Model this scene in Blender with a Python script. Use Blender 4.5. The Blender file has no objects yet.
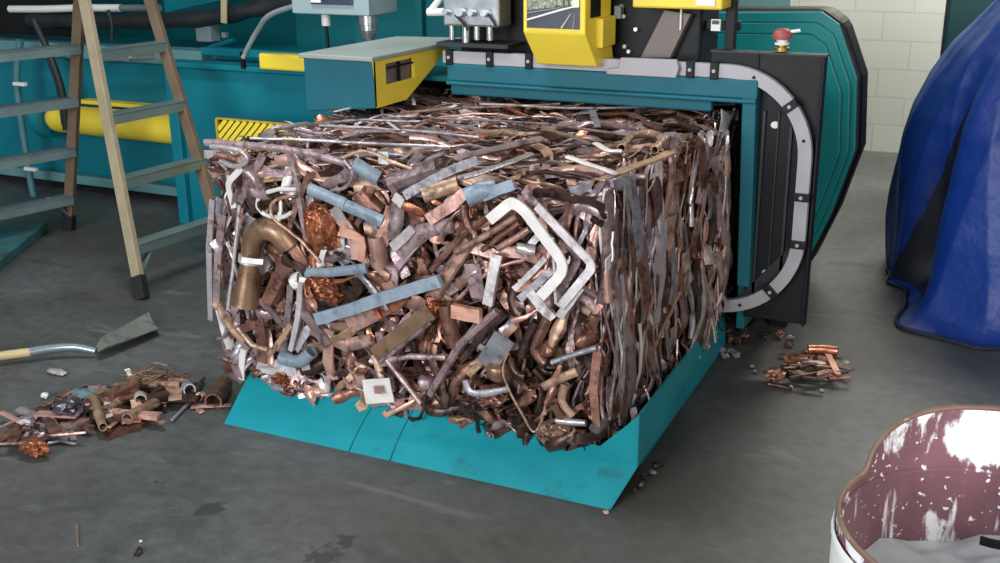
import bpy, bmesh, math, random
from mathutils import Vector, Matrix, noise
S = bpy.context.scene
COL = S.collection
R_ = random.Random(7)
pi = math.pi

# ------------------------------------------------------------------ camera
CAM = Vector((1.118, -2.962, 1.7)); YAW, PITCH, ROLL, FOC = -.4556, .3188, -.0093, 1120.3
FW = Vector((math.sin(YAW)*math.cos(PITCH), math.cos(YAW)*math.cos(PITCH), -math.sin(PITCH)))
_r = Vector((math.cos(YAW), -math.sin(YAW), 0)); _u = _r.cross(FW)
RT = math.cos(ROLL)*_r + math.sin(ROLL)*_u; UP = -math.sin(ROLL)*_r + math.cos(ROLL)*_u
cd = bpy.data.cameras.new('camera'); cam = bpy.data.objects.new('camera', cd); COL.objects.link(cam)
M = Matrix((RT, UP, -FW)).transposed().to_4x4(); M.translation = CAM
cam.matrix_world = M
cd.sensor_width = 36; cd.lens = FOC*36/1000; cd.clip_start = .05
S.camera = cam

def on(u, v, x=None, y=None, z=None):
    """point of a known plane seen at photo pixel u, v (survey helper)"""
    d = FW + RT*(u-500)/FOC - UP*(v-281.5)/FOC
    t = (x-CAM.x)/d.x if x is not None else (y-CAM.y)/d.y if y is not None else (z-CAM.z)/d.z
    return CAM + d*t

# ------------------------------------------------------------------ world, light, exposure
S.view_settings.view_transform = 'Standard'; S.view_settings.look = 'None'
S.view_settings.exposure = 0.0; S.view_settings.gamma = 1
S.view_settings.use_curve_mapping = False
w = bpy.data.worlds.new('world'); S.world = w; w.use_nodes = True
w.node_tree.nodes['Background'].inputs[0].default_value = (.62, .74, .85, 1)
w.node_tree.nodes['Background'].inputs[1].default_value = .33
def area(name, loc, target, sx, sy, power, col):
    l = bpy.data.lights.new(name, 'AREA'); l.shape = 'RECTANGLE'; l.size = sx; l.size_y = sy
    l.energy = power; l.color = col
    o = bpy.data.objects.new(name, l); COL.objects.link(o); o.location = loc
    o.rotation_euler = (Vector(target)-Vector(loc)).to_track_quat('-Z', 'Y').to_euler(); return o
area('doorway_daylight', (-1.5, -6.3, 2.2), (-.8, .6, .5), 3.4, 2.8, 390, (.92, .97, 1))
area('side_door_daylight', (4.2, -4.6, 2.6), (-.2, .8, .6), 2.4, 2.4, 165, (1, .94, .88))
area('top_fill_light', (-1.6, 0.2, 3.9), (-1.6, .2, 0), 1.6, .5, 85, (.9, .96, 1))  # unseen lamp, added to lighten the top of the bale
area('wall_fill_light', (.9, 4.5, 3.7), (.7, 5.3, .6), 1.6, .5, 160, (1, .95, .86))  # unseen lamp, added to brighten the back wall

# ------------------------------------------------------------------ materials
def lin(c):
    return tuple(((x/255)/12.92 if x/255 <= .04045 else ((x/255+.055)/1.055)**2.4) for x in c)
MATS = {}
def mat(name, rgb, rough=.5, metal=0., var=.15, scale=6., bump=0., bscale=40., rgb2=None, thr=(.45, .6), rvar=.1, objvar=0., spec=.5):
    """principled with noise mottling; rgb2 = a second colour in worn patches"""
    if name in MATS: return MATS[name]
    m = bpy.data.materials.new(name); m.use_nodes = True; nt = m.node_tree; N = nt.nodes; L = nt.links
    b = N['Principled BSDF']; b.inputs['Roughness'].default_value = rough; b.inputs['Metallic'].default_value = metal
    b.inputs['Specular IOR Level'].default_value = spec
    tc = N.new('ShaderNodeTexCoord')
    n = N.new('ShaderNodeTexNoise'); n.inputs['Scale'].default_value = scale; n.inputs['Detail'].default_value = 6
    L.new(tc.outputs['Object'], n.inputs['Vector'])
    r = N.new('ShaderNodeValToRGB'); c = lin(rgb)
    lo = tuple(x*(1-var) for x in c); hi = tuple(min(1, x*(1+var)) for x in c)
    r.color_ramp.elements[0].position = .3; r.color_ramp.elements[0].color = (*lo, 1)
    r.color_ramp.elements[1].position = .7; r.color_ramp.elements[1].color = (*hi, 1)
    L.new(n.outputs['Fac'], r.inputs['Fac']); out = r.outputs['Color']
    if rgb2:
        n2 = N.new('ShaderNodeTexNoise'); n2.inputs['Scale'].default_value = scale*1.7; n2.inputs['Detail'].default_value = 8
        n2.inputs['Roughness'].default_value = .65
        mp = N.new('ShaderNodeMapping'); mp.inputs['Location'].default_value = (3.1, 7.7, 1.3)
        L.new(tc.outputs['Object'], mp.inputs['Vector']); L.new(mp.outputs['Vector'], n2.inputs['Vector'])
        r2 = N.new('ShaderNodeValToRGB'); r2.color_ramp.elements[0].position = thr[0]; r2.color_ramp.elements[1].position = thr[1]
        L.new(n2.outputs['Fac'], r2.inputs['Fac'])
        mx = N.new('ShaderNodeMix'); mx.data_type = 'RGBA'; mx.inputs['B'].default_value = (*lin(rgb2), 1)
        L.new(r2.outputs['Color'], mx.inputs['Factor']); L.new(out, mx.inputs['A']); out = mx.outputs['Result']
    if objvar:
        oi = N.new('ShaderNodeObjectInfo'); hs = N.new('ShaderNodeHueSaturation')
        mr = N.new('ShaderNodeMapRange'); mr.inputs['To Min'].default_value = 1-objvar; mr.inputs['To Max'].default_value = 1+objvar
        L.new(oi.outputs['Random'], mr.inputs['Value']); L.new(mr.outputs['Result'], hs.inputs['Value'])
        L.new(out, hs.inputs['Color']); out = hs.outputs['Color']
    L.new(out, b.inputs['Base Color'])
    if rvar:
        mr = N.new('ShaderNodeMapRange'); mr.inputs['To Min'].default_value = max(.05, rough-rvar); mr.inputs['To Max'].default_value = min(1, rough+rvar)
        L.new(n.outputs['Fac'], mr.inputs['Value']); L.new(mr.outputs['Result'], b.inputs['Roughness'])
    if bump:
        n3 = N.new('ShaderNodeTexNoise'); n3.inputs['Scale'].default_value = bscale; n3.inputs['Detail'].default_value = 4
        L.new(tc.outputs['Object'], n3.inputs['Vector'])
        bp = N.new('ShaderNodeBump'); bp.inputs['Strength'].default_value = bump; bp.inputs['Distance'].default_value = .01
        L.new(n3.outputs['Fac'], bp.inputs['Height']); L.new(bp.outputs['Normal'], b.inputs['Normal'])
    MATS[name] = m; return m

TEAL = mat('teal_paint', (6, 118, 134), .42, 0, .12, 2.5, .05, 60)
CHT = mat('chamber_teal_paint', (2, 94, 110), .6, 0, .1, 3)
TEALT = mat('tray_teal_paint', (11, 138, 150), .42, 0, .12, 4, .06, 50, (30, 95, 100), (.6, .75))
TEALD = mat('rear_teal_paint', (8, 104, 110), .42, 0, .08, 2)
HOODM = mat('hood_teal_paint', (10, 128, 130), .42, 0, .08, 2)
YEL = mat('yellow_paint', (248, 220, 70), .45, 0, .06, 5)
YELD = mat('worn_yellow_paint', (205, 170, 40), .5, 0, .2, 8)
BLACK = mat('black_paint', (17, 17, 20), .5, 0, .2, 8, spec=.3)
DARK = mat('dark_steel', (48, 48, 52), .5, .3, .25, 7)
GREY = mat('track_grey', (166, 161, 166), .5, .1, .08, 6)
LGREY = mat('light_grey_paint', (150, 168, 172), .45, 0, .05, 4)
PLATE = mat('grey_plate_paint', (150, 158, 150), .5, 0, .08, 5)
TAUPE = mat('taupe_steel', (120, 108, 104), .5, .1, .1, 7)
WHITE = mat('white_paint', (232, 230, 226), .45, 0, .05, 8)
CHROME = mat('chrome', (196, 198, 202), .28, .8, .12, 12)
FIBRE = mat('tan_fibreglass', (160, 146, 120), .5, 0, .16, 9, .1, 90)
FIBRED = mat('brown_fibreglass', (114, 94, 76), .55, 0, .16, 9, .1, 90)
ALU = mat('dull_aluminium', (120, 138, 140), .45, .35, .12, 8)
RUBBER = mat('black_rubber', (26, 26, 28), .7, 0, .2, 20)
HOSE = mat('hose_rubber', (34, 38, 42), .55, 0, .2, 12)
WOOD = mat('pale_wood', (196, 176, 128), .55, 0, .15, 12)
SHOVEL = mat('shovel_steel', (132, 136, 128), .5, .2, .2, 7, .05, 60, (86, 92, 88), (.5, .65))
REDP = mat('faded_red', (165, 80, 80), .5, 0, .1, 10)
BRASS = mat('brass', (170, 140, 70), .35, .8, .15, 14)

# ------------------------------------------------------------------ mesh builder
class MB:
    def __init__(s): s.v = []; s.f = []
    def add(s, vs, fs):
        k = len(s.v); s.v += [Vector(x) for x in vs]; s.f += [[i+k for i in f] for f in fs]; return s
    def box(s, c, d, rot=None):
        c = Vector(c); h = Vector(d)/2; vs = []
        for z in (-1, 1):
            for x, y in ((-1, -1), (1, -1), (1, 1), (-1, 1)):
                p = Vector((x*h.x, y*h.y, z*h.z))
                if rot: p = rot @ p
                vs.append(c+p)
        return s.add(vs, [[3, 2, 1, 0], [4, 5, 6, 7], [0, 1, 5, 4], [1, 2, 6, 5], [2, 3, 7, 6], [3, 0, 4, 7]])
    def span(s, x0, x1, y0, y1, z0, z1):
        return s.box(((x0+x1)/2, (y0+y1)/2, (z0+z1)/2), (x1-x0, y1-y0, z1-z0))
    def prism(s, poly, ext):
        """poly: 3-D points of a planar outline, ext: extrusion vector"""
        n = len(poly); e = Vector(ext); a = [Vector(p) for p in poly]; vs = a+[p+e for p in a]
        return s.add(vs, [list(range(n))[::-1], [n+i for i in range(n)]] + [[i, (i+1) % n, n+(i+1) % n, n+i] for i in range(n)])
    def sweep(s, path, sec, ref=(0, 0, 1), closed=True, scale=None, caps=True, twist=0):
        """2-D section carried along path; section x runs along ref"""
        P = [Vector(p) for p in path]; n = len(P); m = len(sec); ref = Vector(ref); vs = []
        for i, p in enumerate(P):
            t = (P[min(i+1, n-1)]-P[max(i-1, 0)])
            t = t.normalized() if t.length > 1e-9 else Vector((0, 0, 1))
            a = ref-t*ref.dot(t)
            if a.length < 1e-3: a = Vector((.3, .5, .8)); a = a-t*a.dot(t)
            a.normalize(); b = t.cross(a)
            if twist:
                ang = twist*i/max(1, n-1); ca, sa = math.cos(ang), math.sin(ang); a, b = a*ca+b*sa, b*ca-a*sa
            k = scale[i] if scale else (1, 1)
            for x, y in sec: vs.append(p+a*x*k[0]+b*y*k[1])
        fs = [[i*m+j, i*m+(j+1) % m, (i+1)*m+(j+1) % m, (i+1)*m+j] for i in range(n-1) for j in range(m)]
        if caps: fs += [list(range(m))[::-1], [(n-1)*m+j for j in range(m)]]
        return s.add(vs, fs)
    def tube(s, path, r, n=8, ref=(0, 0, 1), scale=None, hollow=0, caps=True):
        sec = circ(r, n)
        if not hollow: return s.sweep(path, sec, ref, scale=scale, caps=caps)
        k = len(s.v); s.sweep(path, sec, ref, scale=scale, caps=False); k2 = len(s.v)
        s.sweep(path, circ(r*hollow, n), ref, scale=scale, caps=False)
        for i in range(k2, len(s.v)): pass
        m = n; L = len(path)
        # flip inner
        nf = (L-1)*m
        s.f[-nf:] = [f[::-1] for f in s.f[-nf:]]
        for j in range(m):
            j2 = (j+1) % m
            s.f.append([k+j2, k+j, k2+j, k2+j2])
            e = (L-1)*m
            s.f.append([k+e+j, k+e+j2, k2+e+j2, k2+e+j])
        return s
    def lathe(s, prof, axis_o, axis_d, n=20, a0=0., a1=2*pi):
        o = Vector(axis_o); d = Vector(axis_d).normalized()
        a = d.orthogonal().normalized(); b = d.cross(a); full = abs(a1-a0-2*pi) < 1e-6
        cnt = n if full else n+1; vs = []
        for (r, h) in prof:
            for j in range(cnt):
                t = a0+(a1-a0)*j/n; vs.append(o+d*h+(a*math.cos(t)+b*math.sin(t))*r)
        fs = []
        for i in range(len(prof)-1):
            for j in range(n):
                j2 = (j+1) % cnt; fs.append([i*cnt+j, i*cnt+j2, (i+1)*cnt+j2, (i+1)*cnt+j])
        return s.add(vs, fs)
    def build(s, name, m, parent=None, smooth=None, bevel=0, kind=None, fix=True):
        me = bpy.data.meshes.new(name); me.from_pydata([tuple(x) for x in s.v], [], s.f)
        bm = bmesh.new(); bm.from_mesh(me)
        if fix: bmesh.ops.recalc_face_normals(bm, faces=bm.faces)
        if bevel:
            ed = [e for e in bm.edges if len(e.link_faces) == 2 and e.calc_face_angle() > .5]
            bmesh.ops.bevel(bm, geom=ed, offset=bevel, segments=2, affect='EDGES', profile=.5)
        if smooth is not None:
            for f in bm.faces: f.smooth = True
            for e in bm.edges:
                if len(e.link_faces) == 2 and e.calc_face_angle() > smooth: e.smooth = False
        bm.to_mesh(me); bm.free()
        me.materials.append(m); o = bpy.data.objects.new(name, me); COL.objects.link(o)
        if parent: o.parent = parent; o.matrix_parent_inverse = Matrix.Translation(-parent.location)
        if kind: o['kind'] = kind
        return o
def circ(r, n=8, ph=0): return [(r*math.cos(2*pi*i/n+ph), r*math.sin(2*pi*i/n+ph)) for i in range(n)]
def rect(w_, t): return [(-w_/2, -t/2), (w_/2, -t/2), (w_/2, t/2), (-w_/2, t/2)]
def curve(pts, n=6):
    """catmull-rom through pts"""
    P = [Vector(p) for p in pts]
    if len(P) < 3: return P
    out = []
    for i in range(len(P)-1):
        p0 = P[i-1] if i else P[0]*2-P[1]; p1, p2 = P[i], P[i+1]; p3 = P[i+2] if i+2 < len(P) else P[-1]*2-P[-2]
        for k in range(n):
            t = k/n
            out.append(.5*((2*p1)+(p2-p0)*t+(2*p0-5*p1+4*p2-p3)*t*t+(3*p1-p0-3*p2+p3)*t**3))
    return out+[P[-1]]
def rounded(pts, r, n=4):
    """polyline with rounded corners"""
    P = [Vector(p) for p in pts]; out = [P[0]]
    for i in range(1, len(P)-1):
        a = P[i-1]-P[i]; b = P[i+1]-P[i]; k = min(r, a.length*.45, b.length*.45)
        s_, e_ = P[i]+a.normalized()*k, P[i]+b.normalized()*k
        for j in range(n+1):
            t = j/n; out.append(s_*(1-t)**2+P[i]*2*t*(1-t)+e_*t*t)
    return out+[P[-1]]
def empty(name, loc, label, cat, group=None):
    o = bpy.data.objects.new(name, None); COL.objects.link(o); o.location = loc; o.empty_display_size = .1
    return tag(o, label, cat, group)
def tag(o, label, cat, group=None):
    o['label'] = label; o['category'] = cat
    if group: o['group'] = group
    return o
def struct(o): o['kind'] = 'structure'; return o

# ------------------------------------------------------------------ setting
def concrete():
    m = bpy.data.materials.new('concrete_floor'); m.use_nodes = True; nt = m.node_tree; N = nt.nodes; L = nt.links
    b = N['Principled BSDF']; tc = N.new('ShaderNodeTexCoord')
    def nz(scale, detail=6, loc=(0, 0, 0), sc=(1, 1, 1), rough=.6, dist=0):
        mp = N.new('ShaderNodeMapping'); mp.inputs['Location'].default_value = loc; mp.inputs['Scale'].default_value = sc
        L.new(tc.outputs['Object'], mp.inputs['Vector'])
        n = N.new('ShaderNodeTexNoise'); n.inputs['Scale'].default_value = scale; n.inputs['Detail'].default_value = detail
        n.inputs['Roughness'].default_value = rough; n.inputs['Distortion'].default_value = dist
        L.new(mp.outputs['Vector'], n.inputs['Vector']); return n.outputs['Fac']
    def ramp(src, p0, p1, c0, c1):
        r = N.new('ShaderNodeValToRGB'); e = r.color_ramp.elements
        e[0].position, e[1].position = p0, p1; e[0].color = (*c0, 1); e[1].color = (*c1, 1)
        L.new(src, r.inputs['Fac']); return r.outputs['Color']
    def mix(f, a, bcol, mode='MIX', fac=None):
        x = N.new('ShaderNodeMix'); x.data_type = 'RGBA'; x.blend_type = mode
        if fac is not None: x.inputs['Factor'].default_value = fac
        else: L.new(f, x.inputs['Factor'])
        L.new(a, x.inputs['A'])
        if isinstance(bcol, tuple): x.inputs['B'].default_value = (*bcol, 1)
        else: L.new(bcol, x.inputs['B'])
        return x.outputs['Result']
    base = ramp(nz(1.1, 8), .3, .7, lin((74, 76, 76)), lin((108, 109, 108)))
    fine = ramp(nz(18, 6), .35, .7, (.72,)*3, (1.1,)*3)
    c = mix(None, base, fine, 'MULTIPLY', 1.0)
    c = mix(ramp(nz(2.3, 8, (4, 2, 0), (1, 1, 1), .7, 1.2), .54, .70, (0,)*3, (.8,)*3), c, lin((56, 57, 58)))      # dark oily patches
    c = mix(ramp(nz(3.2, 7, (1, 9, 0), (.5, 2.2, 1), .7, .8), .60, .73, (0,)*3, (.5,)*3), c, lin((150, 156, 155)))  # pale scuffs
    c = mix(ramp(nz(.55, 5, (2.4, 6.1, 0), (1, 1, 1), .55, .6), .45, .66, (0,)*3, (.6,)*3), c, lin((76, 70, 62)))           # brownish worn areas
    for (u, v, rad) in ((212, 508, .05), (322, 557, .055), (345, 541, .03), (160, 482, .02)):                     # oil spots
        p = on(u, v, z=0)
        d = N.new('ShaderNodeVectorMath'); d.operation = 'DISTANCE'; d.inputs[1].default_value = p
        mp = N.new('ShaderNodeMix'); mp.data_type = 'VECTOR'; mp.inputs['Factor'].default_value = .06
        nn = N.new('ShaderNodeTexNoise'); nn.inputs['Scale'].default_value = 22; L.new(tc.outputs['Object'], nn.inputs['Vector'])
        ad = N.new('ShaderNodeVectorMath'); ad.operation = 'MULTIPLY_ADD'; ad.inputs[1].default_value = (.12, .12, 0); ad.inputs[2].default_value = (-.06, -.06, 0)
        L.new(nn.outputs['Color'], ad.inputs[0])
        a2 = N.new('ShaderNodeVectorMath'); a2.operation = 'ADD'; L.new(tc.outputs['Object'], a2.inputs[0]); L.new(ad.outputs[0], a2.inputs[1])
        L.new(a2.outputs[0], d.inputs[0])
        c = mix(ramp(d.outputs['Value'], rad*.7, rad, (.8,)*3, (0,)*3), c, lin((48, 49, 50)))
    L.new(c, b.inputs['Base Color'])
    mr = N.new('ShaderNodeMapRange'); mr.inputs['To Min'].default_value = .34; mr.inputs['To Max'].default_value = .62
    L.new(nz(1.7, 6, (5, 5, 0)), mr.inputs['Value']); L.new(mr.outputs['Result'], b.inputs['Roughness'])
    bp = N.new('ShaderNodeBump'); bp.inputs['Strength'].default_value = .12; bp.inputs['Distance'].default_value = .01
    L.new(nz(25, 5), bp.inputs['Height']); L.new(bp.outputs['Normal'], b.inputs['Normal'])
    return m
def blockwall():
    m = bpy.data.materials.new('painted_block_wall'); m.use_nodes = True; nt = m.node_tree; N = nt.nodes; L = nt.links
    b = N['Principled BSDF']; tc = N.new('ShaderNodeTexCoord'); mp = N.new('ShaderNodeMapping')
    mp.inputs['Rotation'].default_value = (pi/2, 0, 0)
    L.new(tc.outputs['Object'], mp.inputs['Vector'])
    k = N.new('ShaderNodeTexBrick'); k.inputs['Scale'].default_value = 1; k.inputs['Brick Width'].default_value = .4; k.inputs['Row Height'].default_value = .2
    k.inputs['Mortar Size'].default_value = .006; k.inputs['Mortar Smooth'].default_value = .4
    k.inputs['Color1'].default_value = (*lin((234, 234, 226)), 1); k.inputs['Color2'].default_value = (*lin((230, 230, 222)), 1); k.inputs['Mortar'].default_value = (*lin((214, 214, 206)), 1)
    L.new(mp.outputs['Vector'], k.inputs['Vector']); L.new(k.outputs['Color'], b.inputs['Base Color']); b.inputs['Roughness'].default_value = .6
    bp = N.new('ShaderNodeBump'); bp.inputs['Strength'].default_value = .12; bp.inputs['Distance'].default_value = .006; bp.invert = True
    L.new(k.outputs['Fac'], bp.inputs['Height']); L.new(bp.outputs['Normal'], b.inputs['Normal']); return m
WALLM = blockwall()
struct(MB().span(-9, 6, -8, 5.7, -.2, 0).build('floor', concrete()))
struct(MB().span(-9, 6, 5.55, 5.7, 0, 4.6).build('wall_back', WALLM))
struct(MB().span(-9.15, -9, -8, 5.7, 0, 4.6).build('wall_left', mat('side_wall_paint', (190, 192, 184), .7)))
struct(MB().span(6, 6.15, -8, 5.7, 0, 4.6).build('wall_right', mat('side_wall_paint', (190, 192, 184), .7)))
struct(MB().span(-9.15, 6.15, -3.0, 5.7, 4.6, 4.75).build('ceiling', mat('ceiling_deck', (120, 122, 122), .7)))

# ------------------------------------------------------------------ baling press (teal body behind and left of the bale)
press = empty('baling_press', (-2.6, 2.4, 0), 'big teal steel baling press standing behind and left of the scrap bale', 'baling machine')
def plates(*spans):
    b = MB()
    for sp in spans: b.span(*sp)
    return b
# main body: front sheet at y 1.9
plates((-3.28, -1.55, 1.9, 3.2, .0, .90)).build('body_box', TEAL, press, bevel=.012)
plates((-3.30, -1.50, 1.86, 1.98, .90, .93), (-3.30, -1.50, 2.16, 2.22, .93, .975)).build('top_flange', TEAL, press, bevel=.006)
plates((-3.31, -3.24, 1.86, 1.9, 0, .9)).build('corner_flange', TEAL, press, bevel=.004)
# lower left side of the press with the cylinder opening
b = MB().span(-7.2, -3.31, 2.25, 3.3, .10, .86); b.build('side_wall', TEAL, press, bevel=.02)
plates((-7.2, -3.31, 2.18, 2.32, .86, .95)).build('side_rail', mat('rail_grey_teal', (95, 140, 145), .45), press, bevel=.008)
plates((-7.2, -3.31, 2.2, 2.3, .05, .11)).build('bottom_flange', mat('rail_grey_teal', (95, 140, 145), .45), press, bevel=.008)
plates((-7.2, -3.31, 2.5, 3.3, 0, .1)).build('skid', BLACK, press)
cy = on(120, 124, y=2.12)
hc = MB().lathe([(0, -.02), (.055, -.02), (.08, .02), (.086, .06), (.09, 1.15), (0, 1.15)], (-4.49, 2.12, cy.z), (1, 0, 0), 28).build('hydraulic_cylinder', YEL, press, smooth=.6)
MB().lathe([(.10, -.07), (.125, -.07), (.125, .0), (.092, .0), (.092, -.05), (.10, -.05)], (-4.50, 2.12, cy.z), (1, 0, 0), 28).build('collar', TEAL, hc, smooth=.6)
plates((-4.3, -3.31, 2.16, 2.24, cy.z+.095, cy.z+.12)).build('guide_rail', YEL, press, bevel=.005)
p0, p1 = on(148, 56, y=2.1), on(128, 57, y=2.1)
ro = MB(); ro.tube([on(95, 60, y=2.12), on(166, 56, y=2.12)], .012, 10)
for q in (on(128, 57, y=2.12), on(160, 56, y=2.12)):
    ro.box(q, (.05, .04, .04))
ro.build('chrome_rod', CHROME, press, smooth=.6)
# yellow expanded-mesh guard
mg = MB(); gx0, gx1, gz0, gz1, gy = -2.74, -2.0, .3, .69, 1.6
for k in range(-11, 22):
    x = gx0+k*.042
    a = max(x, gx0); za = gz0+(a-x)*1.0; e = min(x+(gz1-gz0), gx1); ze = gz0+(e-x)
    if e-a > .02: mg.sweep([(a, gy, za), (e, gy, ze)], rect(.008, .022), (0, 1, 0))
gu = mg.build('mesh_guard', YEL, press)
plates((gx0-.012, gx0, gy-.01, gy+.03, .0, gz1), (gx1, gx1+.02, gy-.01, gy+.03, .0, gz1), (gx0-.012, gx1+.02, gy-.005, gy+.02, gz1, gz1+.006)).build('guard_frame', YELD, gu)
plates((gx0, gx1, gy+.012, gy+.022, .0, gz1)).build('guard_backing', BLACK, gu)
# yellow block on the flange
q = on(281, 62, y=1.84)
MB().box((q.x+.02, 1.85, q.z), (.30, .06, .085)).build('stop_block', YEL, press, bevel=.012)
# guard box above the bale (teal front, grey lid, yellow gusset with a slot)
def yz(pts, x): return [(x, a, c) for a, c in pts]
gb = MB().prism([(-1.52, .69, .955), (-1.2, .69, .985), (-1.2, .69, 1.165), (-1.52, .69, 1.165)], (0, .02, 0))
gb.span(-1.52, -1.50, .71, 1.3, .96, 1.165); gbo = gb.build('guard_box', CHT, press, bevel=.004)
MB().prism([(-1.53, .67, 1.165), (-1.19, .67, 1.165), (-1.17, 1.42, 1.165), (-1.50, 1.36, 1.165)], (0, 0, .018)).build('lid', PLATE, gbo, bevel=.004)
out = [(.69, 1.165), (1.33, 1.165), (.93, .985), (.70, .985)]
hole = [(.78, 1.145), (1.0, 1.145), (1.0, 1.065), (.78, 1.065)]
gv = [(-1.2, a, c) for a, c in out]+[(-1.2, a, c) for a, c in hole]
gs = MB().add(gv+[(x-.015, y, z) for x, y, z in gv], [])
for i in range(4):
    j = (i+1) % 4
    gs.f += [[i, j, 4+j, 4+i], [8+i, 12+i, 12+j, 8+j], [i, 8+i, 8+j, j], [4+i, 4+j, 12+j, 12+i]]
gso = gs.build('gusset', YEL, gbo)
plates((-1.214, -1.203, .885, .895, 1.065, 1.145), (-1.214, -1.203, .78, 1.0, 1.122, 1.128)).build('slot_bar', BLACK, gso)
plates((-1.30, -1.22, .78, 1.02, 1.05, 1.15)).build('slot_backing', TAUPE, gso)
# chamber: beam, post, tunnel walls
plates((-1.1, .175, 1.09, 1.16, 1.045, 1.115), (-1.1, .175, 1.075, 1.13, 1.03, 1.045), (-1.1, .0, 1.12, 1.16, .985, 1.03)).build('chamber_beam', CHT, press, bevel=.006)
MB().prism([(.120, 1.09, 1.05), (.172, 1.09, 1.05), (.190, 1.09, .33), (.142, 1.09, .33)], (0, .08, 0)).build('chamber_post', CHT, press, bevel=.005)
plates((-1.62, -1.48, 1.09, 1.2, .0, .955)).build('chamber_post', TEAL, press, bevel=.005)
plates((.13, .16, 1.17, 2.6, .13, 1.04), (-1.55, .1, 2.4, 2.45, .1, 1.0), (-1.55, .16, 1.16, 2.45, 1.03, 1.05), (-1.62, -1.5, 1.2, 2.45, .1, .97)).build('chamber_tunnel', TEALD, press)
plates((-1.5, .1, 1.55, 2.4, .0, .1)).build('chamber_floor', BLACK, press)
# feed hopper behind
plates((-3.2, -.42, 2.95, 4.4, .0, 2.6)).build('feed_hopper', TEALD, press, bevel=.01)
b = MB()
for x in (-2.75, -2.3, -1.9, -1.45, -1.0): b.span(x, x+.05, 2.90, 2.95, .95, 2.4)
b.build('hopper_rib', TEALD, press)
plates((-7.2, -3.2, 3.4, 4.4, .0, 2.6)).build('rear_cabinet', TEALD, press, bevel=.01)
plates((-7.2, -4.36, 2.34, 2.4, .97, 1.5)).build('black_panel', BLACK, press)  # flat black plate above the side rail
q = on(210, 33, y=2.9)
MB().box((q.x, 2.88, q.z), (.12, .1, .1)).build('junction_box', LGREY, press, bevel=.006)
q = on(225, 35, y=2.9)
MB().box((q.x, 2.9, q.z), (.03, .04, .035)).build('limit_switch', LGREY, press, bevel=.004)
b = MB(); b.tube([on(210, 48, y=2.8), on(222, 44, y=2.8), on(234, 40, y=2.8)], .018, 8)
b.build('bracket_arm', TEAL, press, smooth=.6)
# sloping teal hood sheet top left
pl = [on(165, 13, y=2.7), on(222, 0, y=2.7), on(238, -40, y=2.7), on(160, -40, y=2.7)]
MB().prism(pl, (0, .05, 0)).build('upper_panel', TEAL, press)
# conduits left
for k, pts in enumerate([[(20, 40), (17, 85), (28, 165), (36, 205), (44, 228)], [(34, 20), (52, 60), (63, 95), (66, 130)], [(44, 48), (58, 85), (64, 125)], [(108, 10), (112, 24), (112, 40)]]):
    y = 2.0
    MB().tube(curve([on(u, v, y=y+.02*k) for u, v in pts], 8), (.022, .02, .016, .012)[k], 10, (0, 1, 0)).build('conduit', mat('conduit_teal_grey', (70, 120, 126), .5) if k == 0 else HOSE, press, smooth=.8)
for (u, v) in ((20, 84), (31, 169)):
    q = on(u, v, y=1.98); MB().box(q, (.10, .03, .022)).build('pipe_clip', WHITE, press, bevel=.004)
bolt = MB()
for u, v in ((328, 55),): bolt.tube([on(u, v-2, y=1.8), on(u, v+2, y=1.8)], .01, 8)

# black sleeve draped across the top left, its tan strap
p = [on(30, 20, y=2.28), on(90, 21, y=2.28), on(160, 21, y=2.28), on(215, 17, y=2.28), on(255, 9, y=2.28), on(300, 0, y=2.28), on(350, -10, y=2.28)]
pc = curve(p, 6)
sl = tag(MB().sweep(pc, [(-.04, -.03), (0, -.045), (.04, -.03), (.047, 0), (.04, .03), (0, .045), (-.04, .03), (-.047, 0)], (0, 0, 1),
    scale=[(1+.12*math.sin(i*1.3), 1+.2*math.sin(i*.9)) for i in range(len(pc))]).build('cable_sleeve', HOSE, smooth=1), 'black cable sleeve slung across the teal machine at the upper left', 'cable sleeve')
q0, q1 = on(224, -8, y=2.21), on(224, 23, y=2.21)
MB().sweep([q0, (q0+q1)/2, q1], rect(.04, .008), (1, 0, 0)).build('tie_strap', mat('tan_webbing', (190, 170, 130), .8), sl)
wp = tag(MB().tube(curve([on(10, 9, y=2.15), on(45, 9, y=2.15), on(80, 8, y=2.15), on(121, 8, y=2.15)], 4), .022, 12).build('white_pipe', WHITE, smooth=.8), 'short white pipe running level behind the top of the ladder', 'pipe')
MB().tube([on(121, 8, y=2.15), on(160, 8, y=2.15)], .02, 12).build('sleeve_end', ALU, wp, smooth=.8)

# ------------------------------------------------------------------ grey control box + conduit
a_, c_ = on(295, 14, y=1.45), on(370, 16, y=1.45)
z0 = (a_.z+c_.z)/2
cb = empty('control_box', ((a_.x+c_.x)/2, 1.55, z0), 'pale grey electrical control box with a dark screen above the teal guard', 'control box')
MB().span(a_.x, c_.x, 1.45, 1.45+.24, z0, z0+.42).build('enclosure', LGREY, cb, bevel=.006)
MB().span(a_.x-.004, c_.x+.004, 1.435, 1.45, z0+.003, z0+.42).build('door', LGREY, cb, bevel=.004)
s0, s1 = on(311, 4, y=1.43), on(353, 4, y=1.43)
MB().span(s0.x, s1.x, 1.425, 1.436, s0.z, s0.z+.22).build('screen', mat('dark_screen', (62, 66, 84), .25), cb, bevel=.003)
MB().span(s0.x+.005, s0.x+.06, 1.421, 1.427, s0.z+.008, s0.z+.1).build('label_plate', WHITE, cb)
q = on(326, 20, y=1.55)
MB().tube([(q.x, 1.55, z0-.06), (q.x, 1.55, z0+.01)], .022, 10).build('cable_gland', WHITE, cb, smooth=.8)
MB().tube([(q.x+.005, 1.55, z0-.24), (q.x, 1.55, z0-.05)], .008, 8).build('cable', BLACK, cb, smooth=.8)
q = on(363, 25, y=1.5)
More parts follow.
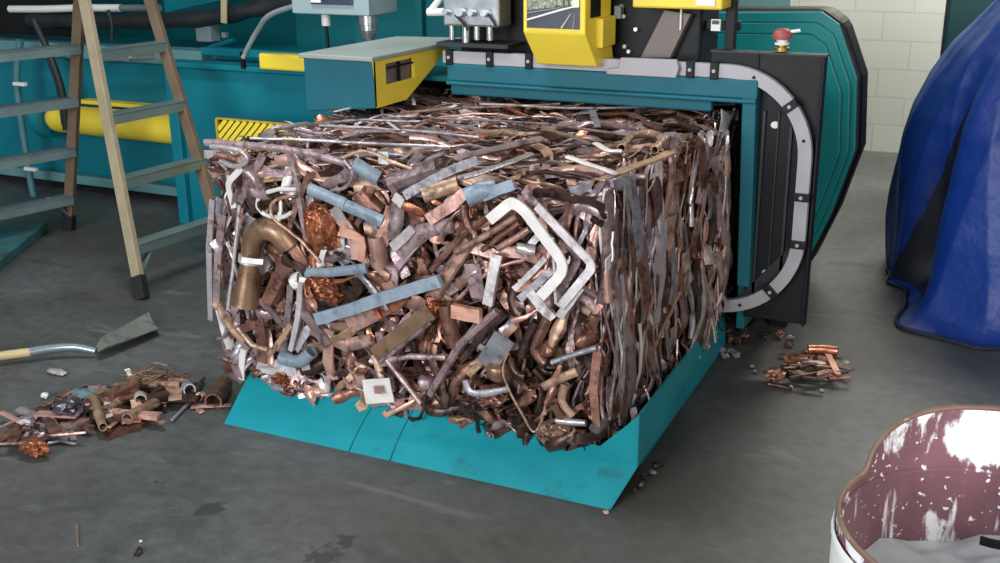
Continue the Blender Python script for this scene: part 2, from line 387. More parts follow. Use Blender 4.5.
MB().lathe([(0, -.16), (.012, -.16), (.014, -.125), (.03, -.10), (.035, -.075), (.042, -.073), (.042, -.05), (.046, -.048), (.046, 0), (0, 0)], (q.x, 1.55, z0), (0, 0, 1), 16).build('round_connector', CHROME, cb, smooth=.6)
MB().tube(curve([on(243, 58, y=1.85), on(247, 50, y=1.85), on(258, 30, y=1.8), on(272, 14, y=1.7), (a_.x+.01, 1.6, z0+.05)], 8), .014, 10).build('conduit', mat('conduit_grey', (150, 158, 162), .4), cb, smooth=.8)
MB().box(on(243, 60, y=1.85), (.02, .02, .09)).build('conduit_end', BLACK, cb)
# support post down to the press body
MB().span((a_.x+c_.x)/2-.03, (a_.x+c_.x)/2+.03, 1.69, 1.75, .9, z0+.3).build('support_post', TEALD, cb)

# ------------------------------------------------------------------ strapping machine
st = empty('strapping_machine', (0, 1.3, 0), 'black strapping machine with grey strap track and yellow covers around the bale outlet', 'strapping machine')
plates((.16, .40, 1.15, 1.17, .19, 1.205), (-.02, .16, 1.15, 1.17, 1.05, 1.205), (.388, .398, 1.125, 1.17, .19, 1.205)).build('side_panel', BLACK, st, bevel=.003)
plates((-.02, .40, 1.14, 1.19, 1.203, 1.209)).build('panel_edge', DARK, st)
plates((.19, .2, 1.135, 1.15, .25, 1.0), (.245, .25, 1.14, 1.15, .25, 1.0), (.29, .30, 1.135, 1.15, .3, .95)).build('panel_rib', DARK, st)
MB().prism([(.16, 1.145, .30), (.345, 1.145, .52), (.345, 1.145, .46), (.2, 1.145, .26), (.16, 1.145, .24)], (0, -.01, 0)).build('chute_flap', DARK, st)
plates((-.05, .12, 2.5, 2.8, 0, .9)).build('frame_leg', BLACK, st)
plates((.17, .26, 1.17, 1.75, .20, .28), (.17, .24, 1.6, 1.75, 0, .2)).build('frame_beam', BLACK, st)
for u, v in ((775, 125), (766, 273)):
    q = on(u, v, y=1.146); MB().prism([q+Vector((.016*math.cos(a), 0, .013*math.sin(a))) for a in [2*pi*k/12 for k in range(12)]], (0, .004, 0)).build('round_sticker', WHITE, st)
# track: flat grey ring in the plane y 1.11
X1, Z0, Z1, Wt = .383, .213, 1.165, .048
pth = [(-1.12, 1.11, Z1-Wt/2), (.06, 1.11, Z1-Wt/2)]
rr = .30; cx_, cz_ = X1-Wt/2-rr, Z1-Wt/2-rr
pth += [(cx_+rr*math.sin(a), 1.11, cz_+rr*math.cos(a)) for a in [pi/2*i/14 for i in range(1, 15)]]
r2 = .30; cz2 = Z0+Wt/2+r2
pth += [(cx_+r2*math.sin(a), 1.11, cz2+r2*math.cos(a)) for a in [pi/2+pi/2*i/14 for i in range(0, 15)]]
pth += [(.095, 1.11, Z0+Wt/2)]
tk = MB().sweep(pth, rect(.03, Wt), (0, 1, 0)).build('strap_track', GREY, st, smooth=.5)
def along(i0, t): return Vector(pth[i0]).lerp(Vector(pth[i0+1]), t)
def clampat(p, tdir):
    t = Vector(tdir).normalized(); r = Matrix((t, Vector((0, 1, 0)), t.cross(Vector((0, 1, 0))))).transposed()
    MB().box((p.x, 1.095, p.z), (.030, .025, Wt+.014), r).build('track_clamp', BLACK, tk, bevel=.003)
    MB().tube([(p.x, 1.086, p.z), (p.x, 1.078, p.z)], .007, 8).build('clamp_bolt', GREY, tk)
for u in (452, 492, 531, 692, 716): q = on(u, 66, y=1.11); clampat(Vector((q.x, 1.11, Z1-Wt/2)), (1, 0, 0))
for i in (9, 23): clampat(Vector(pth[i]), Vector(pth[i+1])-Vector(pth[i-1]))
for z in (.70, .52): clampat(Vector((X1-Wt/2, 1.11, z)), (0, 0, 1))
tb = MB()
for i in (4, 13, 27): tb.tube([(pth[i][0], 1.097, pth[i][2]), (pth[i][0], 1.09, pth[i][2])], .006, 8)
q = on(671, 63, y=1.1); tb.tube([(q.x, 1.097, q.z+.006), (q.x, 1.09, q.z+.006)], .009, 8)
tb.build('track_bolt', BLACK, tk)
q0, q1 = on(608, 74, y=1.09), on(678, 61, y=1.09)
MB().prism([(q0.x, 1.09, Z1-.055), (q1.x, 1.09, Z1-.055), (q1.x+.01, 1.09, Z1-.02), (q1.x, 1.09, Z1+.012), (q0.x+.055, 1.09, Z1+.01), (q0.x+.05, 1.09, Z1-.028), (q0.x, 1.09, Z1-.035)], (0, -.02, 0)).build('track_cover', GREY, st, bevel=.003)
# tying head black housing
plates((-1.12, -.09, 1.25, 1.5, 1.12, 1.62)).build('head_housing', BLACK, st, bevel=.01)
plates((-1.14, -.82, 1.08, 1.22, 1.185, 1.2)).build('head_shelf', DARK, st)
plates((-.09, .04, 1.3, 1.34, 1.265, 1.30), (.015, .05, 1.2, 1.24, 1.2, 1.62), (-.09, .02, 1.28, 1.33, 1.36, 1.40)).build('head_bracket', BLACK, st, bevel=.003)
q = on(716, 25, y=1.19)
MB().box((q.x, 1.19, q.z), (.035, .01, .042)).build('warning_label', WHITE, st)
MB().box((q.x, 1.184, q.z+.010), (.026, .004, .014)).build('label_print', mat('label_dark', (60, 60, 80), .5), st)
MB().prism([on(640, 58, y=1.2), on(670, 58, y=1.2), on(691, 14, y=1.2), on(664, 10, y=1.2)], (0, .05, 0)).build('diagonal_arm', TAUPE, st, bevel=.003)
MB().span(*[on(680.5, 30, y=1.19).x-.003, on(680.5, 30, y=1.19).x+.003, 1.185, 1.195, on(681, 30, y=1.19).z, on(681, 8, y=1.19).z]).build('edge_strip', WHITE, st)
b = MB()
for u, v in ((637, 29), (630, 51), (625, 16), (626, 46), (623, 6)): q = on(u, v, y=1.24); b.tube([(q.x, 1.22, q.z), (q.x, 1.25, q.z)], .008, 8)
b.build('housing_bolt', CHROME, st)
q = on(619, 12, y=1.22); MB().box(q, (.028, .04, .05)).build('fitting', ALU, st, bevel=.004)
# silver valve manifold
vx0, vx1, vz = on(443, 26, y=1.1).x, on(499, 28, y=1.1).x, on(470, 27, y=1.1).z
vm = MB().span(vx0, vx1, 1.1, 1.22, vz, vz+.25).build('valve_block', CHROME, st, bevel=.01)
b = MB()
for u, r, dz in ((452, .012, .0), (466, .017, .04), (477, .013, -.02), (490, .014, -.02)):
    q = on(u, 30, y=1.12); b = MB().tube([(q.x, 1.12, vz-.055-dz*.2), (q.x, 1.12, vz+.06+dz)], r, 12); b.tube([(q.x, 1.12, vz+.05), (q.x, 1.06, vz+.06)], r*1.0, 12)
    b.build('hydraulic_fitting', CHROME, vm, smooth=.8)
b = MB(); b.tube([on(428, 12, y=1.15), on(445, 12, y=1.15)], .016, 10); b.tube([on(431, 10, y=1.15), on(444, -6, y=1.15)], .014, 10)
b.build('side_fitting', WHITE, vm, smooth=.8)
b = MB()
for pts in ([(455, 15), (462, 22), (468, 30)], [(487, 12), (492, 20), (497, 28)]): b.tube(curve([on(u, v, y=1.085) for u, v in pts], 4), .005, 6)
b.build('valve_lever', DARK, vm, smooth=.8)
# yellow display housing: faces the front, lower part slopes back
def dp(u, v, y): return on(u, v, y=y)
A = [on(522, 0, y=.95), on(580, 0, y=.95), on(523, 33, y=.95), on(585, 34, y=.95)]
xl, xr, zl = A[2].x, A[3].x, (A[2].z+A[3].z)/2
zt = zl+.36; zb = zl-.115; yb = 1.12
B0, B1 = on(537, 64, y=1.04), on(597, 67, y=1.04)
dv = [(xl, .95, zl), (xr, .95, zl), (B1.x, 1.04, B1.z), (B0.x, 1.04, B0.z), (xl, .95, zt), (xr, .95, zt),
      (xl, 1.22, zl), (xr, 1.22, zl), (B1.x, 1.22, B1.z), (B0.x, 1.22, B0.z), (xl, 1.22, zt), (xr, 1.22, zt)]
dh = MB().add(dv, [[0, 1, 5, 4], [3, 2, 1, 0], [9, 8, 2, 3], [1, 2, 8, 7], [1, 7, 11, 5], [0, 6, 9, 3], [0, 4, 10, 6], [4, 5, 11, 10], [6, 7, 8, 9], [6, 10, 11, 7]]).build('display_housing', YEL, st, bevel=.006)
plates((xr-.002, xr+.028, 1.06, 1.2, zl-.06, zl+.05)).build('side_cover', YEL, dh, bevel=.005)
plates((xr-.001, xr+.003, 1.0, 1.1, zl+.055, zl+.3)).build('side_window', BLACK, dh)
# picture of a road on the front of the housing
y_ = .947; ix0, ix1, iz0, iz1 = on(527, 20, y=y_).x, on(579.5, 20, y=y_).x, on(553, 28.5, y=y_).z, zt-.03
pan = MB().span(ix0, ix1, y_-.002, y_+.004, iz0, iz1).build('picture_panel', mat('picture_asphalt', (62, 62, 76), .35, 0, .15, 30), dh)
def ip(u, v, k=0): q = on(u, v, y=y_-.003-k); return q
def strip(pts, name, m, k=0): return MB().prism([ip(u, v, k) for u, v in pts], (0, .0015, 0)).build(name, m, pan)
strip([(527, 10), (556, 7), (579.4, 5), (579.4, -6), (527, -6)], 'picture_verge', mat('picture_verge', (118, 124, 104), .5, 0, .5, 60, 0, 40, (200, 205, 170), (.5, .62)))
strip([(527, 13.2), (560, 8), (560, 7.2), (527, 12.4)], 'picture_kerb', mat('picture_grey', (150, 150, 150), .5), .001)
strip([(527, 20.5), (562, 10.5), (579, 6), (579, 4.8), (560, 9), (527, 18.8)], 'picture_line', WHITE, .002)
strip([(560, 28.3), (562, 28.3), (571, 14), (570, 14)], 'picture_line', mat('picture_cream', (190, 186, 160), .5), .002)
strip([(572.5, 28.3), (573.5, 28.3), (575, 14), (574.5, 14)], 'picture_line', mat('picture_grey', (150, 150, 150), .5), .002)
strip([(570, 8), (579, 7.4), (579, -6), (574, -6)], 'picture_glow', mat('picture_pale', (232, 232, 196), .5), .0015)
# lower tips of large dark letters at the top of the picture
for pts in ([(555, 6.5), (560, 6.5), (560, 5.3), (555, 5.3)], [(563, 6.2), (564.2, 6.2), (564.2, -4), (563, -4)], [(562, 3), (566, 3), (566, 2.2), (562, 2.2)], [(568, 6), (572, 6), (572, 5), (568, 5)], [(568, 6), (569.2, 6), (569.2, -3), (568, -3)]):
    strip(pts, 'picture_letter', mat('picture_dark', (60, 66, 58), .5), .003)
# yellow cover upper right
a0, a1 = on(632, 8, y=1.08), on(722, 10, y=1.08)
yc = MB().span(a0.x, a1.x, 1.08, 1.3, (a0.z+a1.z)/2, a0.z+.3).build('top_cover', mat('amber_yellow_paint', (248, 212, 60), .45), st, bevel=.008)
l0, l1 = on(696, 5.5, y=1.078), on(715, 5.5, y=1.078)
MB().span(l0.x, l1.x, 1.074, 1.082, l0.z, l0.z+.1).build('paper_label', WHITE, yc)

# ------------------------------------------------------------------ red signal lamp on the panel edge
q = on(783, 50, y=1.19)
sg = empty('signal_lamp', (q.x, 1.165, 1.215), 'small red capped lamp standing on the top edge of the black panel', 'lamp')
MB().lathe([(0, 0), (.028, 0), (.028, .012), (.016, .014), (.016, .024), (0, .024)], (q.x, 1.165, 1.215), (0, 0, 1), 18).build('base', BRASS, sg, smooth=.6)
MB().lathe([(0, .022), (.026, .022), (.026, .03), (.02, .03), (.02, .043), (0, .043)], (q.x, 1.165, 1.215), (0, 0, 1), 18).build('neck', WHITE, sg, smooth=.6)
MB().lathe([(0, .042), (.034, .042), (.036, .055), (.032, .068), (.02, .078), (0, .08)], (q.x, 1.165, 1.215), (0, 0, 1), 18).build('cap', REDP, sg, smooth=.8)
MB().tube([(q.x+.028, 1.165, 1.215+.068), (q.x+.062, 1.165, 1.215+.074)], .006, 8).build('tab', WHITE, sg)

# ------------------------------------------------------------------ teal hood at the right
hp = [on(u, v, y=2.2) for u, v in ((655, 9), (826, 9), (844, 22), (862, 77), (860, 150), (836, 213), (811, 262), (780, 300), (655, 300))]
hood = empty('machine_hood', (0, 2.4, 0), 'large dark teal machine hood with clipped corners behind the black panel', 'machine hood')
def inset(P, k):
    c = sum(P, Vector())/len(P); return [c+(q-c)*k for q in P]
MB().prism(hp, (0, .20, 0)).build('shell', BLACK, hood, bevel=.03)  # shell coloured black to paint in the hood's shaded right side
h1 = inset(hp, .985)
MB().prism([p+Vector((-.012, -.02, 0)) for p in h1], (0, .021, 0)).build('front_panel', HOODM, hood, bevel=.008)
b = MB().prism([p+Vector((-.02, -.025, -.008)) for p in inset(hp, .93)], (0, .006, 0)); b.build('raised_panel', HOODM, hood, bevel=.01)
b = MB().prism([p+Vector((-.035, -.029, -.012)) for p in inset(hp, .86)], (0, .005, 0)); b.build('raised_panel', HOODM, hood, bevel=.01)
plates((-.4, .1, 2.3, 2.7, 0, .3), ).build('stand', BLACK, hood)

# teal cabinet behind the tarp
q0, q1 = on(944, 50, y=3.9), on(990, 50, y=3.9)
cab = empty('steel_cabinet', ((q0.x+2.6)/2, 4.1, 0), 'dark green steel cabinet half hidden behind the blue tarp', 'cabinet')
MB().span(q0.x, 2.6, 3.9, 4.4, 0.05, 1.9).build('carcass', mat('dark_green_paint', (16, 92, 84), .45), cab, bevel=.01)
MB().span(q0.x-.02, q0.x+.005, 3.93, 4.0, .3, 1.22).build('side_hinge', DARK, cab)
MB().span(q0.x, 2.6, 3.92, 4.4, 0, .05).build('plinth', BLACK, cab)

# ------------------------------------------------------------------ bale tray
tr = empty('bale_tray', (-.65, .6, 0), 'bright teal steel tray with sloping sides under the scrap bale', 'tray')
zt_ = .118
F0, F1 = Vector((-1.335, -.171, 0)), Vector((.104, -.159, 0)); T0, T1 = Vector((-1.325, -.012, zt_+.03)), on(640, 415, y=.07)
def thick(a, b_, c, d, n, t=.008):
    return MB().prism([a, b_, c, d], Vector(n)*t)
# the front sheet is two plates welded at a seam
sx = .36
Fs, Ts = F0.lerp(F1, sx), T0.lerp(T1, sx+.01)
T2 = on(600, 446, y=-.02)
M1, K1 = on(638, 466, y=-.05), on(642, 464, z=0)
MB().prism([F0, F1, M1, T1, T2, T0], Vector((0, .6, -.5))*.008).build('front_plate', TEALT, tr)
G1, H1 = Vector((.06, 1.30, 0)), on(725, 305, y=1.35)
MB().prism([M1, K1, G1, H1, T1], Vector((-1, 0, -.2))*.008).build('side_plate', TEALT, tr)
G0, H0 = Vector((-1.335, 1.30, 0)), Vector((-1.325, 1.30, zt_+.025))
thick(F0, G0, H0, T0, (1, 0, -.2)).build('side_plate', TEALT, tr)
MB().prism([T0+Vector((.0, .02, -.035)), Vector((.11, .02, .117)), Vector((.03, 1.36, .117)), H0+Vector((0, 0, -.035))], (0, 0, -.01)).build('deck_plate', mat('dirty_shaded_deck', (26, 74, 78), .6, 0, .3, 14, .2, 40, (44, 40, 34), (.42, .58)), tr)  # teal darkened for the shadowed ledge, plus brown dirt patches
SEAM = mat('seam_teal', (8, 92, 102), .6)
for k in (.36, .47):
    a, c = F0.lerp(F1, k), T0.lerp(T2, k+.04)
    MB().tube(curve([a+Vector((0, -.003, .002)), a.lerp(c, .5)+Vector((-.006, -.001, .002)), c+Vector((0, -.001, .002))], 4), .0014, 6).build('weld_seam', SEAM, tr)
MB().tube([M1+Vector((0, -.001, 0)), T1+Vector((0, -.001, 0))], .003, 6).build('weld_seam', SEAM, tr)
a = on(487, 468, y=-.1); MB().tube([a+Vector((0, -.004, 0)), a+Vector((0, .004, 0))], .007, 8).build('bolt_hole', BLACK, tr)
# ------------------------------------------------------------------ the bale
SC = {  # scrap finishes
 'brown': mat('brown_copper', (148, 106, 92), .34, .6, .35, 16, .25, 50, (92, 62, 54), (.5, .62), .14, .3),
 'pink': mat('pinkish_copper', (204, 160, 148), .34, .5, .28, 14, .25, 50, (146, 104, 96), (.54, .66), .14, .25),
 'mauve': mat('mauve_tarnish', (168, 144, 146), .36, .5, .3, 14, .3, 50, (104, 86, 88), (.5, .63), .14, .3),
 'dark': mat('dark_tarnish', (84, 62, 56), .36, .55, .35, 16, .25, 50, (44, 34, 32), (.5, .62), .14, .3),
 'steel': mat('grey_tarnish', (172, 166, 172), .35, .5, .25, 14, .25, 50, (110, 102, 106), (.52, .66), .14, .25),
 'tan': mat('tan_oxide', (182, 148, 124), .42, .35, .28, 14, .25, 50, (118, 88, 72), (.5, .64), .14, .25),
 'bright': mat('bright_copper', (212, 138, 108), .3, .75, .25, 16, .2, 50, (150, 86, 64), (.5, .64), .12, .2),
 'orange': mat('orange_copper', (156, 94, 66), .34, .65, .3, 20, .3, 60, (110, 58, 34), (.48, .6), .12, .25),
 'blue': mat('blue_grey_pipe', (140, 154, 168), .45, .15, .15, 14, .2, 50, (112, 122, 134), (.52, .66), .1, .12),
 'white': mat('white_scrap', (218, 212, 208), .4, .1, .1, 14, .15, 50, (196, 182, 176), (.58, .7), .1, .06),
 'silver': mat('tinned_silver', (216, 206, 208), .3, .55, .18, 14, .2, 50, (160, 146, 148), (.54, .68), .12, .15),
 'bronze': mat('bronze', (150, 118, 96), .36, .6, .25, 10, .15, 40, (110, 82, 62), (.52, .66), .12, .15),
 'salmon': mat('salmon_copper', (228, 172, 150), .4, .4, .2, 12, .15, 50, (192, 134, 112), (.54, .68), .12, .15),
}
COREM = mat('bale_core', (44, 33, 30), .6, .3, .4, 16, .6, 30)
BW, BD, Z0B, Z1B = 1.43, 1.5, .118, .93
bale = empty('scrap_bale', (-.715, .75, Z0B), 'big compressed bale of copper pipe and metal scrap on the teal tray', 'scrap bale')
NP = {}; FILL = MB(); FILLS = {}
def part(kind, b, mname, smooth=.7):
    """one scrap piece of the bale; past 100 of a kind the piece joins the uncounted fill"""
    if NP.get(kind, 0) >= 100:
        FILLS.setdefault(mname, MB()).add(b.v, b.f); return
    NP[kind] = NP.get(kind, 0)+1
    b.build(kind, SC[mname], bale, smooth=smooth)
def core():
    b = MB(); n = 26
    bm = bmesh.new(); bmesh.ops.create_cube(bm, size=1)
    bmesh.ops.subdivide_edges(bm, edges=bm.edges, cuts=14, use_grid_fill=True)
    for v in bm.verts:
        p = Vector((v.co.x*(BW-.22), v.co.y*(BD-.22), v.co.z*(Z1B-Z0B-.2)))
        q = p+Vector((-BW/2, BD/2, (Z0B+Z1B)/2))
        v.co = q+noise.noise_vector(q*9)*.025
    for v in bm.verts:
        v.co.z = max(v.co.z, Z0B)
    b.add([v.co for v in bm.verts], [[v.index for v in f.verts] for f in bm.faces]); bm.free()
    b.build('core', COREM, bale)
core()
NRM = {'front': Vector((0, -1, 0)), 'right': Vector((1, 0, 0)), 'top': Vector((0, 0, 1)), 'left': Vector((-1, 0, 0))}
def fp(face, a, b, d):
    return Vector((a, -d, b)) if face == 'front' else Vector((d, a, b)) if face == 'right' else Vector((a, b, Z1B+d)) if face == 'top' else Vector((-BW-d, a, b))
def pxp(face, u, v, d):
    return on(u, v, y=-d) if face == 'front' else on(u, v, x=d) if face == 'right' else on(u, v, z=Z1B+d)
def pxm(p): return (p-CAM).dot(FW)/FOC       # metres per pixel at p
def sections(kind, wd):
    t = {'metal_strip': .16, 'bus_bar': .45, 'crushed_tube': .42, 'bent_bar': .3}.get(kind, 1)
    if kind in ('metal_strip', 'bus_bar', 'bent_bar'): return rect(max(.003, wd*t), wd)
    if kind == 'crushed_tube': return [(x*t*1.1, y) for x, y in circ(wd/2, 8)]
    return circ(wd/2, 8)
def warp(b, k=1):
    for i, v in enumerate(b.v): b.v[i] = v+noise.noise_vector(v*7)*.014*k+noise.noise_vector(v*21+Vector((5, 2, 8)))*.008*k+noise.noise_vector(v*60)*.003*k
def make(kind, P, wd, face, mname, closed_end=True, twist=0, jit=.12, hollow=True, crush=0):
    n = NRM[face]; b = MB()
    sc = [(1+R_.uniform(-jit, jit), 1+R_.uniform(-jit, jit)) for _ in P]
    if kind == 'copper_pipe' and hollow: b.tube(P, wd/2, 10, n, sc, hollow=.78)
    else: b.sweep(P, sections(kind, wd), n, scale=sc, twist=twist)
    if crush: warp(b, crush)
    part(kind, b, mname)
def hand(kind, face, pts, wpx, d, mname, rnd=0, smooth_n=0, jit=.06, d2=None, hollow=True, twist=0):
    """a piece surveyed from the photograph: pixel path on a face of the bale, at its own depth"""
    k = len(pts); P = [pxp(face, u, v, d+((d2-d)*i/(k-1) if d2 is not None else 0)) for i, (u, v) in enumerate(pts)]
    if rnd: P = rounded(P, rnd)
    elif smooth_n: P = curve(P, smooth_n)
    elif k == 2: P = [P[0].lerp(P[1], t/4) for t in range(5)]
    make(kind, P, wpx*pxm(P[0]), face, mname, jit=jit, hollow=hollow, twist=twist, crush=.3)
def sheet(face, c, wd, ht, ang, mname, d, crump=.01, kind='sheet_piece'):
    n = 6; V = []; ca, sa = math.cos(ang), math.sin(ang); off = Vector((R_.uniform(0, 50), R_.uniform(0, 50), 0))
    tilt = (R_.uniform(-.35, .35), R_.uniform(-.35, .35))
    for s_ in (0, 1):
        for i in range(n):
            for j in range(n):
                x, y = (i/(n-1)-.5)*wd, (j/(n-1)-.5)*ht
                x2, y2 = x*ca-y*sa, x*sa+y*ca
                V.append(fp(face, c[0]+x2, c[1]+y2, d+tilt[0]*x+tilt[1]*y+crump*2*noise.noise(Vector((x*22, y*22, 0))+off)-s_*.004))
    F = []
    for i in range(n-1):
        for j in range(n-1):
            a = i*n+j; F.append([a, a+1, a+n+1, a+n]); a += n*n; F.append([a+n, a+n+1, a+1, a])
    per = [i*n for i in range(n)]+[(n-1)*n+j for j in range(1, n)]+[i*n+n-1 for i in range(n-2, -1, -1)]+[j for j in range(n-2, 0, -1)]
    for k in range(len(per)): a, c2 = per[k], per[(k+1) % len(per)]; F.append([a, c2, c2+n*n, a+n*n])
    part(kind, MB().add(V, F), mname)
def elbow(face, a, b, r, R, ang, mname, d):
    P = []
    for i in range(9):
        t = i/8*pi*.6; x, y = R*math.sin(t), R*(1-math.cos(t)); ca, sa = math.cos(ang), math.sin(ang)
        P.append(fp(face, a+x*ca-y*sa, b+x*sa+y*ca, d+.012*math.sin(t)))
    sc = [(1.18, 1.18)]*2+[(1, 1)]*5+[(1.18, 1.18)]*2
    q = MB(); q.tube(P, r, 10, NRM[face], sc, hollow=.8); part('pipe_elbow', q, mname)
def tangle(face, c, rx, ry, mname, d, n=16, r=.004, kind='copper_foil_wad'):
    m_ = max(3, n//4)
    for q in range(m_):
        bm = bmesh.new(); bmesh.ops.create_icosphere(bm, subdivisions=3, radius=1); off = Vector((R_.uniform(0, 90), R_.uniform(0, 90), 0)); V = []
        k = R_.uniform(.45, .7); ox, oy = R_.uniform(-.6, .6)*rx, R_.uniform(-.6, .6)*ry
        for v in bm.verts:
            f = 1+.5*noise.noise(v.co*2+off)+.45*abs(noise.noise(v.co*5+off))
            V.append(fp(face, c[0]+ox+v.co.x*rx*k*f, c[1]+oy+v.co.y*ry*k*f, d+v.co.z*.025*f))
        F = [[v.index for v in f.verts] for f in bm.faces]; bm.free()
        part(kind, MB().add(V, F), mname, .5)
    for _ in range(n//3):
        a0 = R_.uniform(0, 6.3); k = R_.uniform(.35, 1.1); q = MB()
        pts = [fp(face, c[0]+rx*k*math.cos(a0+i*R_.uniform(.3, .8))+R_.uniform(-.01, .01), c[1]+ry*k*math.sin(a0+i*R_.uniform(.3, .8)), d+.015+R_.uniform(-.01, .02)) for i in range(4)]
        q.tube(curve(pts, 4), r*R_.uniform(.6, 1.2), 5, NRM[face]); part('copper_wire', q, mname)
def filler(face, a, b, ang, kind, mname, d, L, wd, bend, crush=1):
    k = 10; P = []; ca, sa = math.cos(ang), math.sin(ang); bw = R_.uniform(-.5, .5)
    for i in range(k):
        s_ = (i/(k-1)-.5); x = s_*L; y = bend*L*(s_*s_*2+bw*s_*s_*s_*4)
        P.append([a+x*ca-y*sa, b+x*sa+y*ca, d+.02*math.sin(bw*9+s_*4)])
    if kind == 'bent_bar':
        P = [P[0], P[4], [P[4][0]-sa*L*.4*(1 if bend > 0 else -1)+ca*L*.1, P[4][1]+ca*L*.4*(1 if bend > 0 else -1)+sa*L*.1, P[4][2]+.01]]
    lo, hi = {'front': ((-BW-.02, Z0B-.02), (.015, Z1B+.005)), 'right': ((-.015, Z0B), (BD, Z1B+.01)), 'top': ((-BW-.01, -.02), (.015, BD))}[face]
    Q = [fp(face, min(max(p[0], lo[0]+R_.uniform(0, .02)), hi[0]-R_.uniform(0, .02)), min(max(p[1], lo[1]+R_.uniform(0, .02)), hi[1]-R_.uniform(0, .015)), p[2]) for p in P]
    if (Q[0]-Q[-1]).length < .03: return
    if kind == 'bent_bar': Q = rounded(Q, .03, 3)
    make(kind, Q, wd, face, mname, twist=R_.choice((0, 0, 0, .5, -.6, 1.2)) if face != 'right' else R_.choice((0, 0, .3, -.3)), jit=.22, crush=crush)
def pick(pal):
    t = R_.random()*sum(x[1] for x in pal)
    for m_, w_ in pal:
        t -= w_
        if t <= 0: return m_
    return pal[0][0]

# --- pieces that can be told apart on the front face
h = hand
h('bent_bar', 'front', [(242, 168), (227, 184), (235, 208)], 7, .045, 'white', rnd=.03)
h('copper_wire', 'front', [(211, 147), (235, 149), (248, 157), (238, 166), (220, 162)], 6, .05, 'silver', smooth_n=4)
h('copper_wire', 'front', [(297, 190), (280, 189), (262, 194), (257, 205), (266, 215), (282, 217), (293, 212)], 4.5, .055, 'white', smooth_n=5)
h('copper_wire', 'front', [(296, 197), (280, 198), (270, 206), (275, 220), (299, 239), (320, 262)], 3.5, .06, 'tan', smooth_n=5)
h('crushed_tube', 'front', [(205, 143), (232, 144), (270, 147), (310, 154), (352, 166)], 7, .05, 'mauve', smooth_n=3)
h('metal_strip', 'front', [(286, 150), (295, 178), (301, 208), (306, 242)], 5, .05, 'mauve', smooth_n=3)
h('metal_strip', 'front', [(263, 154), (240, 202)], 9, .045, 'mauve')
h('metal_strip', 'front', [(309, 172), (288, 232)], 6, .048, 'brown')
h('crushed_tube', 'front', [(308, 189), (326, 196), (345, 204)], 13, .06, 'blue', jit=.03)
h('crushed_tube', 'front', [(340, 203), (362, 212), (383, 222)], 14, .055, 'blue', jit=.03)
h('copper_pipe', 'front', [(353, 164), (378, 178)], 15, .05, 'blue', d2=.02, jit=.03)
h('copper_pipe', 'front', [(389, 184), (410, 176), (438, 167)], 20, .06, 'mauve', d2=.01, hollow=False)
h('copper_pipe', 'front', [(424, 194), (440, 189), (458, 184)], 17, .07, 'tan', d2=.03, jit=.03)
h('copper_pipe', 'front', [(466, 198), (480, 191), (496, 189)], 21, .08, 'blue', d2=.04, jit=.03)
h('bent_bar', 'front', [(482, 196), (497, 190), (514, 184)], 11, .07, 'blue', smooth_n=3)
h('copper_pipe', 'front', [(464, 204), (466, 220), (474, 233)], 10, .06, 'brown', smooth_n=3)
h('copper_pipe', 'front', [(358, 191), (368, 202), (380, 212)], 17, .045, 'brown', d2=.02)
h('crushed_tube', 'front', [(398, 200), (396, 222), (390, 238)], 16, .04, 'mauve')
h('copper_pipe', 'front', [(376, 236), (379, 250), (380, 266)], 17, .06, 'pink', d2=.05, jit=.05)
h('bus_bar', 'front', [(393, 247), (403, 238), (413, 228)], 10, .05, 'silver')
h('crushed_tube', 'front', [(300, 273), (330, 272), (367, 269)], 10, .05, 'blue')
h('bus_bar', 'front', [(316, 319), (352, 309), (395, 294), (440, 280)], 12, .085, 'blue', smooth_n=3, jit=.03)
h('metal_strip', 'front', [(374, 356), (402, 334), (431, 311)], 17, .06, 'bronze', jit=.03)
h('copper_pipe', 'front', [(380, 362), (432, 322)], 5, .065, 'mauve')
h('copper_pipe', 'front', [(446, 304), (450, 326), (455, 346)], 18, .06, 'brown', d2=.05)
h('bus_bar', 'front', [(452, 311), (481, 315)], 15, .08, 'salmon', jit=.03)
h('copper_pipe', 'front', [(386, 360), (404, 382), (421, 403)], 6, .075, 'mauve')
h('metal_rod', 'front', [(386, 361), (410, 357), (446, 358)], 6, .07, 'mauve', smooth_n=3)
h('bent_bar', 'front', [(489, 220), (511, 202), (523, 209), (568, 268), (541, 297)], 11, .10, 'white', rnd=.045, jit=.02)
h('bent_bar', 'front', [(537, 206), (595, 266), (560, 307)], 9, .085, 'silver', rnd=.03, jit=.03)
h('bent_bar', 'front', [(524, 190), (545, 215), (581, 258), (556, 300)], 8, .06, 'mauve', rnd=.03)
h('copper_pipe', 'front', [(456, 252), (486, 235), (517, 216)], 7, .075, 'tan')
h('copper_pipe', 'front', [(498, 248), (530, 229)], 7, .07, 'pink')
h('copper_pipe', 'front', [(482, 250), (520, 222)], 6, .06, 'brown')
h('copper_pipe', 'front', [(516, 247), (534, 250)], 12, .05, 'silver', d2=.02)
h('bus_bar', 'front', [(497, 254), (494, 276), (488, 304)], 11, .06, 'silver')
h('metal_strip', 'front', [(545, 258), (515, 290)], 6, .05, 'silver')
h('metal_strip', 'front', [(552, 270), (520, 300)], 8, .055, 'steel')
h('copper_wire', 'front', [(553, 238), (554, 270), (556, 304)], 3, .10, 'silver')
h('bus_bar', 'front', [(531, 292), (553, 319)], 11, .06, 'silver')
h('bus_bar', 'front', [(581, 287), (559, 317)], 9, .07, 'silver')
h('crushed_tube', 'front', [(464, 380), (470, 392), (486, 393), (508, 389)], 7, .07, 'steel', smooth_n=4)
h('copper_pipe', 'front', [(552, 361), (575, 355), (597, 348)], 6, .08, 'steel')
